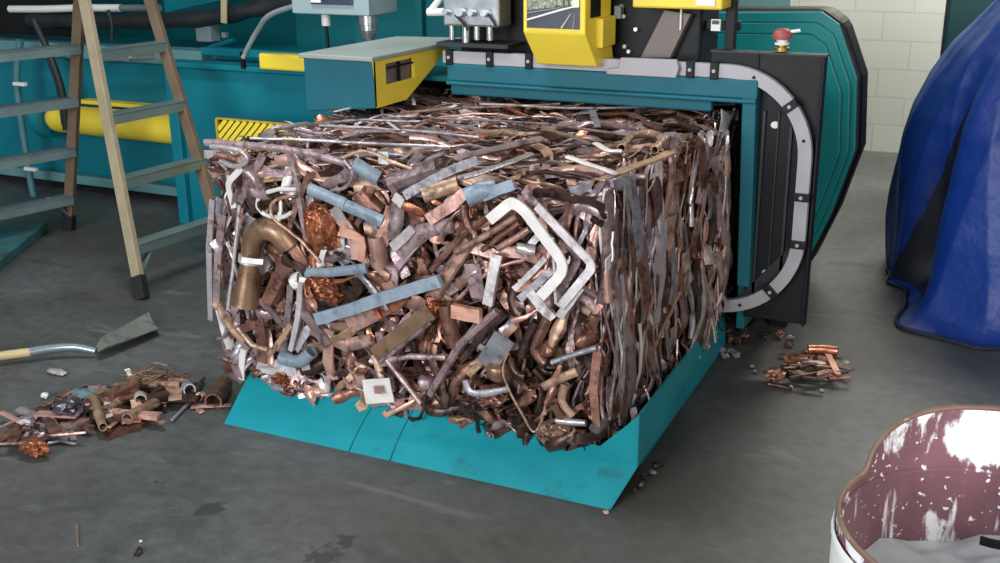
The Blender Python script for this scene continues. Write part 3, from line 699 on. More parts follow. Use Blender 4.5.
h('crushed_tube', 'front', [(543, 387), (560, 378), (577, 372)], 9, .08, 'tan')
h('copper_pipe', 'front', [(556, 421), (586, 424)], 7, .05, 'steel')
h('copper_pipe', 'front', [(554, 402), (563, 420)], 11, .06, 'bronze', d2=.04)
h('copper_pipe', 'front', [(566, 384), (562, 400), (572, 416)], 9, .065, 'tan', smooth_n=3)
h('copper_pipe', 'front', [(538, 428), (550, 430)], 10, .05, 'tan', d2=.04)
h('metal_strip', 'front', [(597, 352), (594, 390), (597, 428)], 9, .03, 'brown')
h('copper_pipe', 'front', [(536, 322), (526, 345), (523, 356)], 11, .05, 'dark')
h('copper_pipe', 'front', [(548, 318), (538, 340), (537, 352), (546, 362)], 11, .06, 'brown', smooth_n=3)
h('copper_wire', 'front', [(508, 352), (503, 375), (525, 420), (536, 432), (545, 405)], 2.5, .09, 'tan', smooth_n=4)
h('bent_bar', 'front', [(520, 345), (490, 352), (470, 340)], 7, .05, 'steel', rnd=.03)
h('metal_strip', 'front', [(468, 375), (493, 348), (515, 325)], 6, .06, 'tan')
h('metal_rod', 'front', [(462, 360), (485, 330), (506, 312)], 8, .055, 'dark')
h('metal_rod', 'front', [(430, 395), (460, 345), (497, 310)], 8, .06, 'mauve')
h('crushed_tube', 'front', [(427, 355), (440, 380), (445, 408)], 9, .05, 'dark')
h('bus_bar', 'front', [(300, 306), (318, 330), (330, 345)], 12, .05, 'mauve')
h('copper_pipe', 'front', [(270, 300), (288, 262)], 18, .04, 'brown', hollow=False)
h('metal_strip', 'front', [(259, 300), (272, 312), (284, 326), (288, 312), (290, 285)], 7, .055, 'mauve', smooth_n=3)
h('metal_strip', 'front', [(300, 282), (297, 320), (290, 352)], 6, .06, 'silver', smooth_n=3)
h('copper_wire', 'front', [(240, 205), (236, 240), (232, 280), (228, 310)], 4, .055, 'silver', smooth_n=3)
h('metal_strip', 'front', [(222, 215), (218, 260), (216, 310)], 9, .04, 'mauve')
h('metal_strip', 'front', [(212, 200), (209, 250), (210, 320)], 7, .035, 'silver')
h('metal_strip', 'front', [(246, 345), (234, 372)], 10, .05, 'steel')
h('metal_strip', 'front', [(243, 350), (241, 380)], 7, .055, 'white')
h('copper_pipe', 'front', [(281, 358), (300, 362), (312, 352)], 13, .07, 'blue', smooth_n=3)
h('metal_strip', 'front', [(258, 318), (262, 345), (262, 362)], 12, .05, 'brown')
h('metal_strip', 'front', [(268, 356), (282, 338), (290, 325)], 6, .065, 'tan')
h('metal_rod', 'front', [(236, 325), (252, 345), (268, 350)], 6, .05, 'tan')
h('metal_strip', 'front', [(330, 330), (328, 362), (334, 380)], 12, .045, 'pink')
h('crushed_tube', 'front', [(312, 330), (345, 345), (372, 340)], 14, .04, 'pink')
h('bus_bar', 'front', [(350, 325), (376, 312)], 16, .045, 'pink')
h('crushed_tube', 'front', [(322, 300), (312, 262), (318, 230)], 9, .04, 'bright')
h('metal_strip', 'front', [(332, 210), (352, 234), (356, 260)], 12, .05, 'pink', smooth_n=3)
h('metal_strip', 'front', [(340, 232), (362, 240), (360, 262)], 9, .055, 'salmon', smooth_n=3)
h('metal_strip', 'front', [(405, 195), (440, 175), (478, 160)], 9, .075, 'steel', smooth_n=3)
h('copper_wire', 'front', [(340, 158), (366, 152), (392, 162), (412, 168)], 3, .07, 'tan', smooth_n=4)
h('copper_wire', 'front', [(330, 190), (346, 186), (352, 172), (344, 160)], 3.5, .06, 'steel', smooth_n=4)
h('metal_strip', 'front', [(428, 220), (452, 205), (464, 192)], 12, .06, 'pink')
h('crushed_tube', 'front', [(400, 255), (420, 232), (452, 225)], 16, .04, 'mauve')
h('crushed_tube', 'front', [(430, 300), (458, 258), (470, 240)], 14, .045, 'pink')
h('metal_rod', 'front', [(432, 270), (462, 235), (490, 215)], 7, .06, 'brown')
for (u, v, wu, hv, ang, m_, d) in ((398, 200, 13, 12, -.6, 'white', .055), (378, 391, 28, 26, .15, 'white', .08), (475, 281, 20, 36, .2, 'mauve', .05), (495, 352, 22, 52, -.62, 'steel', .085),
        (383, 158, 14, 12, .1, 'white', .05), (300, 378, 14, 10, 0, 'blue', .04), (305, 366, 12, 9, .4, 'silver', .06), (338, 215, 12, 16, .4, 'silver', .06), (252, 261, 24, 5, 0, 'white', .10)):
    p = pxp('front', u, v, d); k = pxm(p); sheet('front', (p.x, p.z), wu*k, hv*k, ang, m_, d, .003)
p = pxp('front', 378, 390, .092); k = pxm(p); sheet('front', (p.x, p.z), 10*k, 8*k, .2, 'pink', .092, .001)
for (u, v, rx, ry, m_, n) in ((322, 225, 20, 26, 'orange', 26), (326, 288, 18, 14, 'orange', 22), (436, 306, 8, 12, 'orange', 14), (288, 381, 15, 12, 'orange', 18), (492, 395, 20, 10, 'brown', 16), (555, 432, 24, 12, 'bronze', 14), (470, 400, 20, 8, 'dark', 14)):
    p = pxp('front', u, v, .04); k = pxm(p); tangle('front', (p.x, p.z), rx*k, ry*k, m_, .035, n)
# bronze elbow with a pale collar and a flared skirt
p0, p1 = pxp('front', 251, 256, .05), pxp('front', 246, 304, .06)
ax = (p1-p0).normalized(); Lr = (p1-p0).length; k = pxm(p0)
E_ = curve([pxp('front', u, v, d) for u, v, d in ((290, 246, .03), (278, 232, .045), (263, 229, .05), (253, 240, .05), (251, 258, .05))], 5)
part('bronze_elbow', MB().tube(E_, 11.5*k, 16, NRM['front'], [(1.15-.3*i/len(E_), 1.15-.3*i/len(E_)) for i in range(len(E_))]), 'bronze')
part('flared_skirt', MB().lathe([(9.5*k, 0), (10*k, .15*Lr), (12*k, .5*Lr), (16*k, 1.0*Lr), (14.5*k, 1.0*Lr), (9*k, .5*Lr), (0, .45*Lr)], p0, ax, 22), 'bronze')
part('pipe_collar', MB().lathe([(10*k, -.02*Lr), (12.5*k, -.02*Lr), (12.5*k, .12*Lr), (10.5*k, .12*Lr), (10*k, -.02*Lr)], p0, ax, 22), 'silver')
# copper cup and bulb fittings
for (u, v, r, m_) in ((497, 371, 12, 'bronze'), (582, 341, 9, 'brown'), (549, 347, 8, 'brown'), (424, 384, 8, 'mauve')):
    p = pxp('front', u, v, .05); k = pxm(p)
    pc_ = MB().lathe([(0, r*k), (r*k*.55, r*k*.85), (r*k*.92, r*k*.4), (r*k, -.1*r*k), (r*k, -1.2*r*k), (0, -1.2*r*k)], p, (R_.uniform(-.5, .3), -1, R_.uniform(-.2, .6)), 14)
    warp(pc_, .7); part('pipe_cap', pc_, m_)
# --- right face
for pts, w_, m_, d in (([(624, 184), (628, 230), (633, 280)], 3, 'silver', .03), ([(699, 133), (698, 190), (697, 250)], 2.5, 'silver', .03), ([(713, 150), (712, 200), (710, 252)], 2.5, 'tan', .03),
        ([(728, 243), (716, 262), (707, 285)], 3.5, 'white', .035), ([(733, 122), (735, 180), (731, 250)], 3, 'steel', .02), ([(652, 240), (640, 290), (622, 330)], 4, 'mauve', .03),
        ([(664, 205), (650, 260), (648, 310)], 5, 'silver', .025), ([(612, 290), (616, 340), (610, 420)], 4, 'mauve', .03), ([(676, 185), (680, 240), (676, 290)], 3, 'pink', .03),
        ([(640, 330), (648, 380), (632, 400)], 2, 'tan', .03), ([(690, 262), (676, 300), (655, 345)], 4, 'tan', .03)):
    h('copper_wire', 'right', pts, w_, d, m_, smooth_n=4)
for (u, v, wu, hv, ang, m_) in ((613, 246, 13, 28, -.25, 'white'), (607, 263, 5, 16, .3, 'white'), (654, 170, 11, 14, 0, 'white'), (650, 185, 6, 11, .2, 'white'), (702, 206, 5, 15, -.1, 'white'), (711, 160, 9, 30, -.05, 'white'), (724, 124, 8, 24, -.5, 'white'),
        (706, 304, 4, 11, -.2, 'white'), (684, 262, 8, 22, .2, 'silver'), (667, 238, 9, 20, 0, 'pink'), (650, 312, 9, 34, 0, 'pink'), (672, 286, 8, 24, .1, 'silver'), (640, 232, 6, 26, .1, 'steel'), (690, 300, 6, 14, .1, 'white')):
    p = pxp('right', u, v, .03); k = pxm(p); sheet('right', (p.y, p.z), wu*k*2.0, hv*k*1.05, ang, m_, .034, .006)
for _ in range(46):
    y0, z0_ = R_.uniform(.05, 1.42), R_.uniform(.3, .85); L = R_.uniform(.08, .22); dx = R_.gauss(0, .025)
    P = curve([(R_.uniform(.02, .036), y0-dx, z0_-L), (R_.uniform(.02, .04), y0+R_.uniform(-.015, .015), z0_), (R_.uniform(.02, .036), min(y0+dx, 1.45), min(z0_+L, .93))], 5)
    P = [Vector((p.x, p.y, max(p.z, .14))) for p in P]
    kd = R_.choice(('metal_strip', 'copper_wire', 'crushed_tube'))
    make(kd, P, R_.uniform(.006, .02) if kd != 'copper_wire' else .006, 'right', R_.choice(('silver', 'white', 'silver', 'steel', 'pink', 'mauve')), crush=.6)
# --- top
for pts, w_, m_, d, kd in (([(320, 125), (390, 129), (480, 137)], 2.5, 'silver', .045, 'copper_wire'), ([(250, 138), (330, 141), (450, 148)], 3, 'steel', .045, 'copper_wire'), ([(430, 118), (520, 122), (640, 136)], 2.5, 'mauve', .045, 'copper_wire'),
        ([(480, 104), (600, 108), (735, 104)], 2.5, 'steel', .04, 'copper_wire'), ([(400, 112), (470, 108), (560, 104)], 2.5, 'tan', .04, 'copper_wire'), ([(275, 130), (350, 120), (420, 122)], 3, 'steel', .04, 'copper_wire'),
        ([(568, 157), (590, 164), (615, 173)], 8, 'white', .06, 'crushed_tube'), ([(596, 143), (608, 150), (622, 151)], 8, 'white', .055, 'crushed_tube'), ([(458, 158), (500, 148), (540, 139)], 14, 'mauve', .05, 'crushed_tube'),
        ([(540, 127), (570, 136), (590, 144)], 6, 'mauve', .05, 'metal_strip'), ([(460, 178), (500, 166), (530, 154)], 10, 'steel', .05, 'crushed_tube'), ([(600, 180), (640, 165), (672, 152)], 12, 'tan', .05, 'metal_strip'),
        ([(592, 111), (598, 126)], 6, 'steel', .05, 'bus_bar'), ([(412, 96), (414, 104)], 3, 'silver', .05, 'bus_bar'), ([(335, 112), (350, 108)], 4, 'white', .05, 'metal_strip'), ([(388, 122), (398, 130)], 3, 'white', .05, 'metal_strip')):
    h(kd, 'top', pts, w_, d, m_, smooth_n=4)
# curled tube on the top right corner
h('copper_pipe', 'top', [(622, 148), (632, 136), (650, 133), (662, 140), (655, 150)], 9, .05, 'tan', smooth_n=4)

# --- general scrap, packed denser and more broken than the survey
PAL_L = [('mauve', 4), ('steel', 3), ('silver', 1.5), ('brown', 3), ('pink', 1.5), ('tan', 1), ('dark', 1.5), ('white', .5)]
PAL_M = [('pink', 4), ('brown', 4), ('mauve', 3), ('salmon', .8), ('dark', 2), ('steel', 1), ('bright', .8), ('tan', 1)]
PAL_R = [('dark', 8), ('brown', 5), ('mauve', 1.5), ('bronze', 1), ('tan', 1.2), ('steel', .8), ('pink', .8)]  # right of the front: brown scrap, weighted darker for the shading there
PAL_S = [('mauve', 5), ('brown', 4), ('dark', 3), ('pink', 3), ('silver', 2), ('steel', 1.6), ('tan', .8), ('white', .5)]
PAL_T = [('brown', 3.5), ('mauve', 5), ('tan', 2.4), ('dark', 3), ('steel', 1), ('pink', 1), ('silver', .25), ('bright', .5)]
KF = [('copper_pipe', 3), ('crushed_tube', 4), ('metal_strip', 4), ('metal_rod', 2), ('bent_bar', 1.5), ('bus_bar', 1.5), ('copper_wire', 1.5), ('pipe_elbow', 1), ('sheet_piece', 1.6)]
def scatter(face, a0, a1, b0, b1, n, pal, kinds, angf, Lr, wr, dr, crush=1):
    for _ in range(n):
        a, b = R_.uniform(a0, a1), R_.uniform(b0, b1); kind = pick(kinds); m_ = pick(pal(a, b)); d = R_.uniform(*dr)
        L = R_.uniform(*Lr); wd = R_.uniform(*wr); ang = angf(a, b)
        if kind == 'copper_wire': wd = R_.uniform(.004, .009); L *= 1.4
        if kind == 'metal_rod': wd *= .5
        if kind == 'pipe_elbow': elbow(face, a, b, R_.uniform(.012, .022), R_.uniform(.03, .06), R_.uniform(0, 6.3), m_, d); continue
        if kind == 'sheet_piece': sheet(face, (a, b), R_.uniform(.03, .1), R_.uniform(.03, .09), R_.uniform(0, 3), m_, d, .014); continue
        if kind == 'crushed_tube': wd *= 1.25
        filler(face, a, b, ang, kind, m_, d, L, wd, R_.choice((.02, .1, -.15, .3, -.3)) if face != 'right' else R_.uniform(-.1, .1), crush)
PAL_SHADE = [('dark', 10), ('brown', 4), ('bronze', 1), ('mauve', 1)]  # lower right of the front: shading put into darker scrap colours
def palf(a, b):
    if a > -.62 and b < .42: return PAL_SHADE
    if a < -.95: return PAL_L
    if a < -.5 or b > .55: return PAL_M
    return PAL_R
def angfront(a, b):
    if a < -1.05: return R_.gauss(pi/2, .45)
    if a > -.15: return R_.gauss(pi/2, .3)
    return R_.choice((R_.gauss(.7, .35), R_.gauss(.7, .35), R_.gauss(-.6, .4), R_.uniform(0, pi)))
KR = [('metal_strip', 6), ('crushed_tube', 3), ('copper_wire', 3), ('metal_rod', 2), ('bus_bar', 1), ('sheet_piece', 1.6), ('bent_bar', .6)]
KT = [('metal_strip', 5), ('crushed_tube', 4), ('copper_wire', 3), ('metal_rod', 3), ('copper_pipe', 1.5), ('sheet_piece', 1.8), ('bent_bar', .6)]
angT = lambda a, b: R_.choice((R_.gauss(.1, .3), R_.gauss(.1, .3), R_.gauss(.9, .5)))
angR = lambda a, b: R_.gauss(pi/2, .2)
# near pieces first, so the ones that show largest stay single parts
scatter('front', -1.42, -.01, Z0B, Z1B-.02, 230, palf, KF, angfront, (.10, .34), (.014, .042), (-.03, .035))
scatter('right', .0, 1.48, Z0B+.02, Z1B-.02, 170, lambda a, b: PAL_S, KR, angR, (.15, .6), (.02, .075), (-.02, .024), .45)
scatter('top', -1.42, -.01, .0, 1.48, 170, lambda a, b: PAL_T, KT, angT, (.15, .55), (.012, .04), (-.02, .022))
scatter('front', -1.42, -.02, Z1B-.06, Z1B, 60, lambda a, b: PAL_T, [('crushed_tube', 3), ('metal_strip', 3), ('metal_rod', 2)], lambda a, b: R_.gauss(0, .2), (.15, .4), (.014, .035), (-.02, .02))
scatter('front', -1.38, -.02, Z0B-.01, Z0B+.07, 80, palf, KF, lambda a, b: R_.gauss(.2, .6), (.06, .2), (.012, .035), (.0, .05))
scatter('right', .0, 1.4, Z0B, Z0B+.08, 60, lambda a, b: PAL_S, KR, lambda a, b: R_.gauss(.5, .6), (.06, .25), (.012, .04), (.0, .06))
scatter('right', .78, .95, Z0B+.05, Z1B-.02, 60, lambda a, b: PAL_S, KR, angR, (.12, .5), (.02, .06), (.02, .06), .4)
scatter('right', .93, 1.06, Z0B+.06, Z1B-.02, 60, lambda a, b: PAL_S, KR, angR, (.12, .5), (.02, .06), (.05, .095), .3)
scatter('front', -1.42, -1.39, .2, .9, 40, lambda a, b: PAL_L, [('crushed_tube', 3), ('metal_strip', 4), ('copper_wire', 2)], lambda a, b: R_.gauss(pi/2, .3), (.1, .3), (.012, .035), (-.12, .01))
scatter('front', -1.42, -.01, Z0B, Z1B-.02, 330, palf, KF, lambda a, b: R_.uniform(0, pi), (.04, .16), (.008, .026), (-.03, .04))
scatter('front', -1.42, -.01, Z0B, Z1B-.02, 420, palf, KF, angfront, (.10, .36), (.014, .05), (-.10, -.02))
scatter('right', .0, 1.48, Z0B+.02, Z1B-.02, 200, lambda a, b: PAL_S, KR, angR, (.1, .45), (.01, .04), (-.03, .026), .6)
scatter('right', .0, 1.48, Z0B+.02, Z1B-.02, 330, lambda a, b: PAL_S, KR, angR, (.15, .6), (.012, .05), (-.09, -.01))
scatter('top', -1.42, -.01, .0, 1.48, 300, lambda a, b: PAL_T, KT, angT, (.06, .3), (.006, .026), (-.03, .022))
scatter('top', -1.42, -.01, .0, 1.48, 380, lambda a, b: PAL_T, KT, angT, (.15, .55), (.012, .045), (-.09, -.01))
for mname, b in FILLS.items():
    b.build('scrap_filler', SC[mname], bale, smooth=.7, kind='stuff')

# ------------------------------------------------------------------ stepladder
ld = empty('stepladder', (-3.2, 1.2, 0), 'tan fibreglass stepladder with grey metal treads standing left of the bale', 'ladder')
HT = 1.66
def An(z): return Vector((-2.55-.42*z, .735+.31*z, z))
def Af(z): return Vector((-2.50-.436*z, 1.316+.174*z, z))
def Bf(z): return Vector((-3.80+.34*z, 1.49-.10*z, z))
def Bn(z): return Vector((-4.0+.34*z, .60+.12*z, z))
for f_, m_, w_ in ((An, FIBRE, .058), (Af, FIBRED, .06), (Bf, FIBRED, .06), (Bn, FIBRE, .058)):
    MB().sweep([f_(.05), f_(.8), f_(HT)], rect(w_, .03), (1, 0, .4)).build('rail', m_, ld, bevel=.003)
    ft = MB().sweep([f_(0), f_(.03), f_(.10)], rect(w_+.012, .042), (1, 0, .4)).build('foot', RUBBER, ld, bevel=.004)
def tread(f1, f2, z, k):
    a, b = f1(z), f2(z); d = (b-a).normalized(); r = Matrix((d, Vector((0, 0, 1)).cross(d), Vector((0, 0, 1)))).transposed()
    q = MB().box((a+b)/2, ((b-a).length-.01, .085, .008), r)
    q.box((a+b)/2+r @ Vector((0, .04*k, -.022)), ((b-a).length-.01, .005, .045), r)
    q.box((a+b)/2+r @ Vector((0, -.04*k, -.014)), ((b-a).length-.01, .005, .03), r)
    q.build('tread', ALU, ld)
for z in (.235, .52, .80, 1.085, 1.4): tread(An, Af, z, -1); tread(Bn, Bf, z-.02, -1)
for f_, g_ in ((Bf, Bn), (An, Af)):
    a = f_(.09); c = f_(.225)+(g_(.2)-f_(.2)).normalized()*.13
    MB().sweep([a, c], rect(.035, .004), (1, 0, 0)).build('brace', ALU, ld)
a = (An(HT)+Bn(HT))/2; c = (Af(HT)+Bf(HT))/2
MB().sweep([a+(a-c)*.15, c+(c-a)*.15], rect(.03, abs(An(HT).x-Bn(HT).x)+.1), (0, 0, 1)).build('top_cap', mat('orange_plastic', (190, 110, 50), .5), ld, bevel=.008)

# ------------------------------------------------------------------ low channel on the floor at left
p0, p1 = on(-6, 276, z=0), on(49, 230, z=0)
d = (p1-p0).normalized(); n = Vector((-d.y, d.x, 0))
cfl = MB()
cfl.prism([p0-d*.4, p0-d*.4+n*.22, p0-d*.4+n*.22+Vector((0, 0, .05)), p0-d*.4+Vector((0, 0, .05))], p1-p0+d*.4)
tag(cfl.build('steel_channel', mat('dull_teal_paint', (60, 110, 116), .5, 0, .2, 6, .1, 40, (60, 80, 80), (.5, .65)), bevel=.006), 'low dull teal steel channel lying on the floor under the ladder', 'steel channel')

# ------------------------------------------------------------------ shovel
sh = empty('shovel', on(95, 352, z=.02), 'shovel with pale wooden handle lying on the concrete floor at left', 'shovel')
p = [on(-60, 366, z=.04), on(0, 356, z=.04), on(31, 352, z=.04)]
MB().tube(curve(p, 4), .018, 12).build('handle', WOOD, sh, smooth=.8)
p = [on(30, 352, z=.04), on(50, 348.5, z=.045), on(75, 347, z=.045), (on(96, 351, z=.03))]
pc = curve(p, 5)
MB().tube(pc, .018, 12, scale=[(1.1-.35*i/len(pc), 1.1-.35*i/len(pc)) for i in range(len(pc))]).build('socket', mat('pale_steel', (146, 158, 164), .3, .6, .1), sh, smooth=.8)
o0, o1, o2, o3 = on(99, 360, z=.012), on(150, 335, z=.012), on(147, 315, z=.03), on(96, 346, z=.03)
o1b, o2b = on(161, 335, z=.006), on(149, 314, z=.03)
n = 10; V = []
for s_ in (0, 1):
    for i in range(n):
        t = i/(n-1)
        for j in range(7):
            k = j/6; a = o0.lerp(o1b, t); c = o3.lerp(o2b, t)
            if i == 0: k = .2+k*.6
            q = a.lerp(c, k); q.z = .012+.03*(2*k-1)**2*(1-.2*t)+.012*(1-t)**2+s_*.004
            q += Vector((0, 0, 0)); V.append(q)
F = []
for i in range(n-1):
    for j in range(6):
        a = i*7+j; F.append([a, a+1, a+8, a+7]); a += 70; F.append([a+7, a+8, a+1, a])
per = [i*7 for i in range(n)]+[63+j for j in range(1, 7)]+[i*7+6 for i in range(n-2, -1, -1)]+[j for j in range(5, 0, -1)]
for k in range(len(per)): a, c = per[k], per[(k+1) % len(per)]; F.append([a, c, c+70, a+70])
MB().add(V, F).build('blade', SHOVEL, sh, smooth=.8)

# ------------------------------------------------------------------ blue tarp over a machine
def tarp():
    m = bpy.data.materials.new('blue_tarpaulin'); m.use_nodes = True; nt = m.node_tree; N = nt.nodes; L = nt.links
    b = N['Principled BSDF']; b.inputs['Roughness'].default_value = .46
    tc = N.new('ShaderNodeTexCoord'); nz = N.new('ShaderNodeTexNoise'); nz.inputs['Scale'].default_value = 2.5; nz.inputs['Detail'].default_value = 5
    L.new(tc.outputs['Object'], nz.inputs['Vector']); r = N.new('ShaderNodeValToRGB')
    r.color_ramp.elements[0].color = (*lin((10, 38, 104)), 1); r.color_ramp.elements[1].color = (*lin((16, 58, 146)), 1)
    L.new(nz.outputs['Fac'], r.inputs['Fac']); L.new(r.outputs['Color'], b.inputs['Base Color'])
    n2 = N.new('ShaderNodeTexNoise'); n2.inputs['Scale'].default_value = 9; n2.inputs['Detail'].default_value = 5
    L.new(tc.outputs['Object'], n2.inputs['Vector']); bp = N.new('ShaderNodeBump'); bp.inputs['Strength'].default_value = .35; bp.inputs['Distance'].default_value = .03
    L.new(n2.outputs['Fac'], bp.inputs['Height']); L.new(bp.outputs['Normal'], b.inputs['Normal'])
    C = Vector((1.25, 2.75, 0)); nt_, nz_ = 720, 110; V = []
    sil = [(0, .753), (.2, .757), (.35, .762), (.5, .757), (.65, .749), (.8, .72), (.95, .655), (1.1, .565), (1.2, .48), (1.3, .40), (1.4, .32), (1.5, .20), (1.56, .02)]
    def rad(z):
        for (z0, r0), (z1, r1) in zip(sil, sil[1:]):
            if z <= z1: return r0+(r1-r0)*(z-z0)/(z1-z0)
        return sil[-1][1]
    def sig(x): return 1/(1+math.exp(-max(-30, min(30, x))))
    for i in range(nz_):
        t = i/(nz_-1); z = 1.56*(1-(1-t)**1.3)
        r0 = rad(z)
        for j in range(nt_):
            a = 2*pi*j/nt_; dg = math.degrees(a)
            f = 1+.016*(1-abs(math.sin(a*7+z*1.2))*2)*(1-.4*t)+.014*(1-2*abs(math.sin(a*11-z*2.2+1)))*(1-t)+.03*noise.noise(Vector((math.cos(a)*2, math.sin(a)*2, z*2)))+.008*math.sin(z*14+a*5)*noise.noise(Vector((a*3, z*3, 2)))
            lean = 2*z
            front = sig((dg-234-lean)/2)*sig((330-dg)/14)
            f += .26*front*(1-.5*t)                                    # the sheet billows forward to the right of the fold
            da = dg-(224+lean)
            f -= .22*math.exp(-(da/8)**2)*max(0, 1-z/1.1)*sig((z-.07)/.03)     # the deep fold
            f += .27*math.exp(-z/.05)*sig((dg-226)/5)*sig((262-dg)/10)  # hem flaring over the floor
            V.append(C+Vector((r0*f*math.cos(a), r0*f*math.sin(a), max(.006, z))))
    F = [[i*nt_+j, i*nt_+(j+1) % nt_, (i+1)*nt_+(j+1) % nt_, (i+1)*nt_+j] for i in range(nz_-1) for j in range(nt_)]
    F.append([(nz_-1)*nt_+j for j in range(nt_)])
    def in_fold_shade(fc):                       # faces left of the billow, coloured dark to paint in the fold's shade
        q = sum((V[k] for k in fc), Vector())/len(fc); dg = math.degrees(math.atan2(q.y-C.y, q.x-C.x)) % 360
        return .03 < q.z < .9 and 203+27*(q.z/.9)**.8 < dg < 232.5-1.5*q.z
    FL = [fc for fc in F if in_fold_shade(fc)]; F = [fc for fc in F if not in_fold_shade(fc)]
    o = MB().add(V, F).build('tarpaulin', m, smooth=1.2, fix=False)
    shade_part = MB().add(V, FL).build('fold_shade', mat('painted_fold_shade', (14, 18, 34), .6, 0, .3, 6, .2, 20), o, smooth=1.2, fix=False)
    shade_part['label'] = 'shaded side of the tarp fold, coloured dark'
    tag(o, 'blue tarpaulin draped to the floor over a tall machine at right', 'tarp')
    b = MB(); p = []
    for j in range(386, 654, 3): p.append(V[j]+(V[j]-C).normalized()*.006+Vector((0, 0, .006)))
    b.tube(p, .01, 6); b.build('hem', mat('dark_hem', (24, 30, 60), .6), o)
tarp()

# ------------------------------------------------------------------ paint-splashed drum, bottom right
def splash(name, rgb, rgb2, thr):
    m = bpy.data.materials.new(name); m.use_nodes = True; nt = m.node_tree; N = nt.nodes; L = nt.links
    b = N['Principled BSDF']; b.inputs['Roughness'].default_value = .35
    tc = N.new('ShaderNodeTexCoord')
    def nz(sc, loc, scale, detail, rough=.6):
        mp = N.new('ShaderNodeMapping'); mp.inputs['Scale'].default_value = sc; mp.inputs['Location'].default_value = loc
        L.new(tc.outputs['Object'], mp.inputs['Vector']); n = N.new('ShaderNodeTexNoise'); n.inputs['Scale'].default_value = scale; n.inputs['Detail'].default_value = detail; n.inputs['Roughness'].default_value = rough
        L.new(mp.outputs['Vector'], n.inputs['Vector']); return n.outputs['Fac']
    def ramp(src, p0, p1, c0=(0,)*3, c1=(1,)*3):
        r = N.new('ShaderNodeValToRGB'); e = r.color_ramp.elements; e[0].position, e[1].position = p0, p1; e[0].color = (*c0, 1); e[1].color = (*c1, 1)
        L.new(src, r.inputs['Fac']); return r.outputs['Color']
    base = ramp(nz((1, 1, .5), (0, 0, 0), 9, 5), .3, .7, lin(tuple(x*.85 for x in rgb)), lin(tuple(min(255, x*1.12) for x in rgb)))
    # big splashes near the rim (higher z), runs below
    sx = N.new('ShaderNodeSeparateXYZ'); L.new(tc.outputs['Object'], sx.inputs[0])
    mr = N.new('ShaderNodeMapRange'); mr.inputs['From Min'].default_value = .72; mr.inputs['From Max'].default_value = .80; mr.inputs['To Min'].default_value = -.12; mr.inputs['To Max'].default_value = .07
    L.new(sx.outputs['Z'], mr.inputs['Value'])
    ad = N.new('ShaderNodeMath'); ad.operation = 'ADD'; L.new(nz((1, 1, .42), (2, 3, 1), 10, 7, .62), ad.inputs[0]); L.new(mr.outputs['Result'], ad.inputs[1])
    f1 = ramp(ad.outputs[0], thr, thr+.035)
    f2 = ramp(nz((1, 1, .12), (7, 1, 4), 40, 4, .5), .59, .66)
    f3 = ramp(nz((1, 1, 1), (1, 1, 9), 80, 2, .5), .66, .70)
    c = base
    for f in (f2, f3, f1):
        x = N.new('ShaderNodeMix'); x.data_type = 'RGBA'; L.new(f, x.inputs['Factor']); L.new(c, x.inputs['A']); x.inputs['B'].default_value = (*lin(rgb2), 1); c = x.outputs['Result']
    L.new(c, b.inputs['Base Color']); return m
DM = splash('splashed_maroon', (126, 88, 96), (242, 240, 242), .47)
DC = Vector((1.143, -1.221, 0)); RR, ZR = .255, .745
dr = empty('paint_drum', DC, 'white drum with maroon, white paint splashed inside, at the bottom right corner', 'drum')
MB().lathe([(0, 0), (RR-.03, 0), (RR-.012, .02), (RR-.004, .3), (RR, ZR-.02), (RR+.003, ZR-.01), (RR, ZR), (RR-.003, ZR-.01), (RR-.004, .3), (0, .26)], DC, (0, 0, 1), 48).build('shell', WHITE, dr, smooth=.6)
# maroon liner: inside of the wall, its back part standing higher than the rim, with a stepped shoulder on the left
n = 180; V = []; rows = [0, .35, .7, .97, 1.0, 1.02, 1.5, 1.9, 2.0]
def liner_h(a):
    d = abs((math.degrees(a)-70+180) % 360-180)      # angle away from the tallest part of the back
    e = 84-d
    k = 1/(1+math.exp(-e/.8))
    return .022+k*(.028+.075*(1-math.exp(-max(0, e)/14)))
for s_ in (0, 1):
    for t in rows:
        for j in range(n):
            a = 2*pi*j/n; hgt = liner_h(a); r = RR-.005
            z = .30+(ZR-.30)*min(t, 1)+hgt*max(0, t-1)
            r += -.004*(t == 1.0)-s_*.006
            r += 0
            V.append(DC+Vector((r*math.cos(a), r*math.sin(a), z)))
F = []; m = len(rows)
for i in range(m-1):
    for j in range(n):
        a, c = i*n+j, i*n+(j+1) % n; F.append([a, c, c+n, a+n]); k = m*n; F.append([k+a+n, k+c+n, k+c, k+a])
for j in range(n):
    a, c = (m-1)*n+j, (m-1)*n+(j+1) % n; F.append([a, c, c+m*n, a+m*n]); a, c = j, (j+1) % n; F.append([c, a, a+m*n, c+m*n])
ln = MB().add(V, F).build('liner', DM, dr, smooth=1)
b = MB(); rm = []
for j in range(n+1):
    a = 2*pi*j/n; rm.append(DC+Vector(((RR-.012)*math.cos(a), (RR-.012)*math.sin(a), ZR+.002)))
b.tube(rm, .004, 6, caps=False); b.build('bead', DM, ln, smooth=1)
rm = []
for j in range(n+1):
    a = 2*pi*j/n; rm.append(DC+Vector(((RR-.008)*math.cos(a), (RR-.008)*math.sin(a), ZR+liner_h(a)-.001)))
MB().tube(rm, .005, 8, caps=False).build('rim', mat('drum_rim_brown', (128, 98, 86), .5, 0, .25, 14, .1, 40, (214, 206, 200), (.6, .68)), ln, smooth=1)
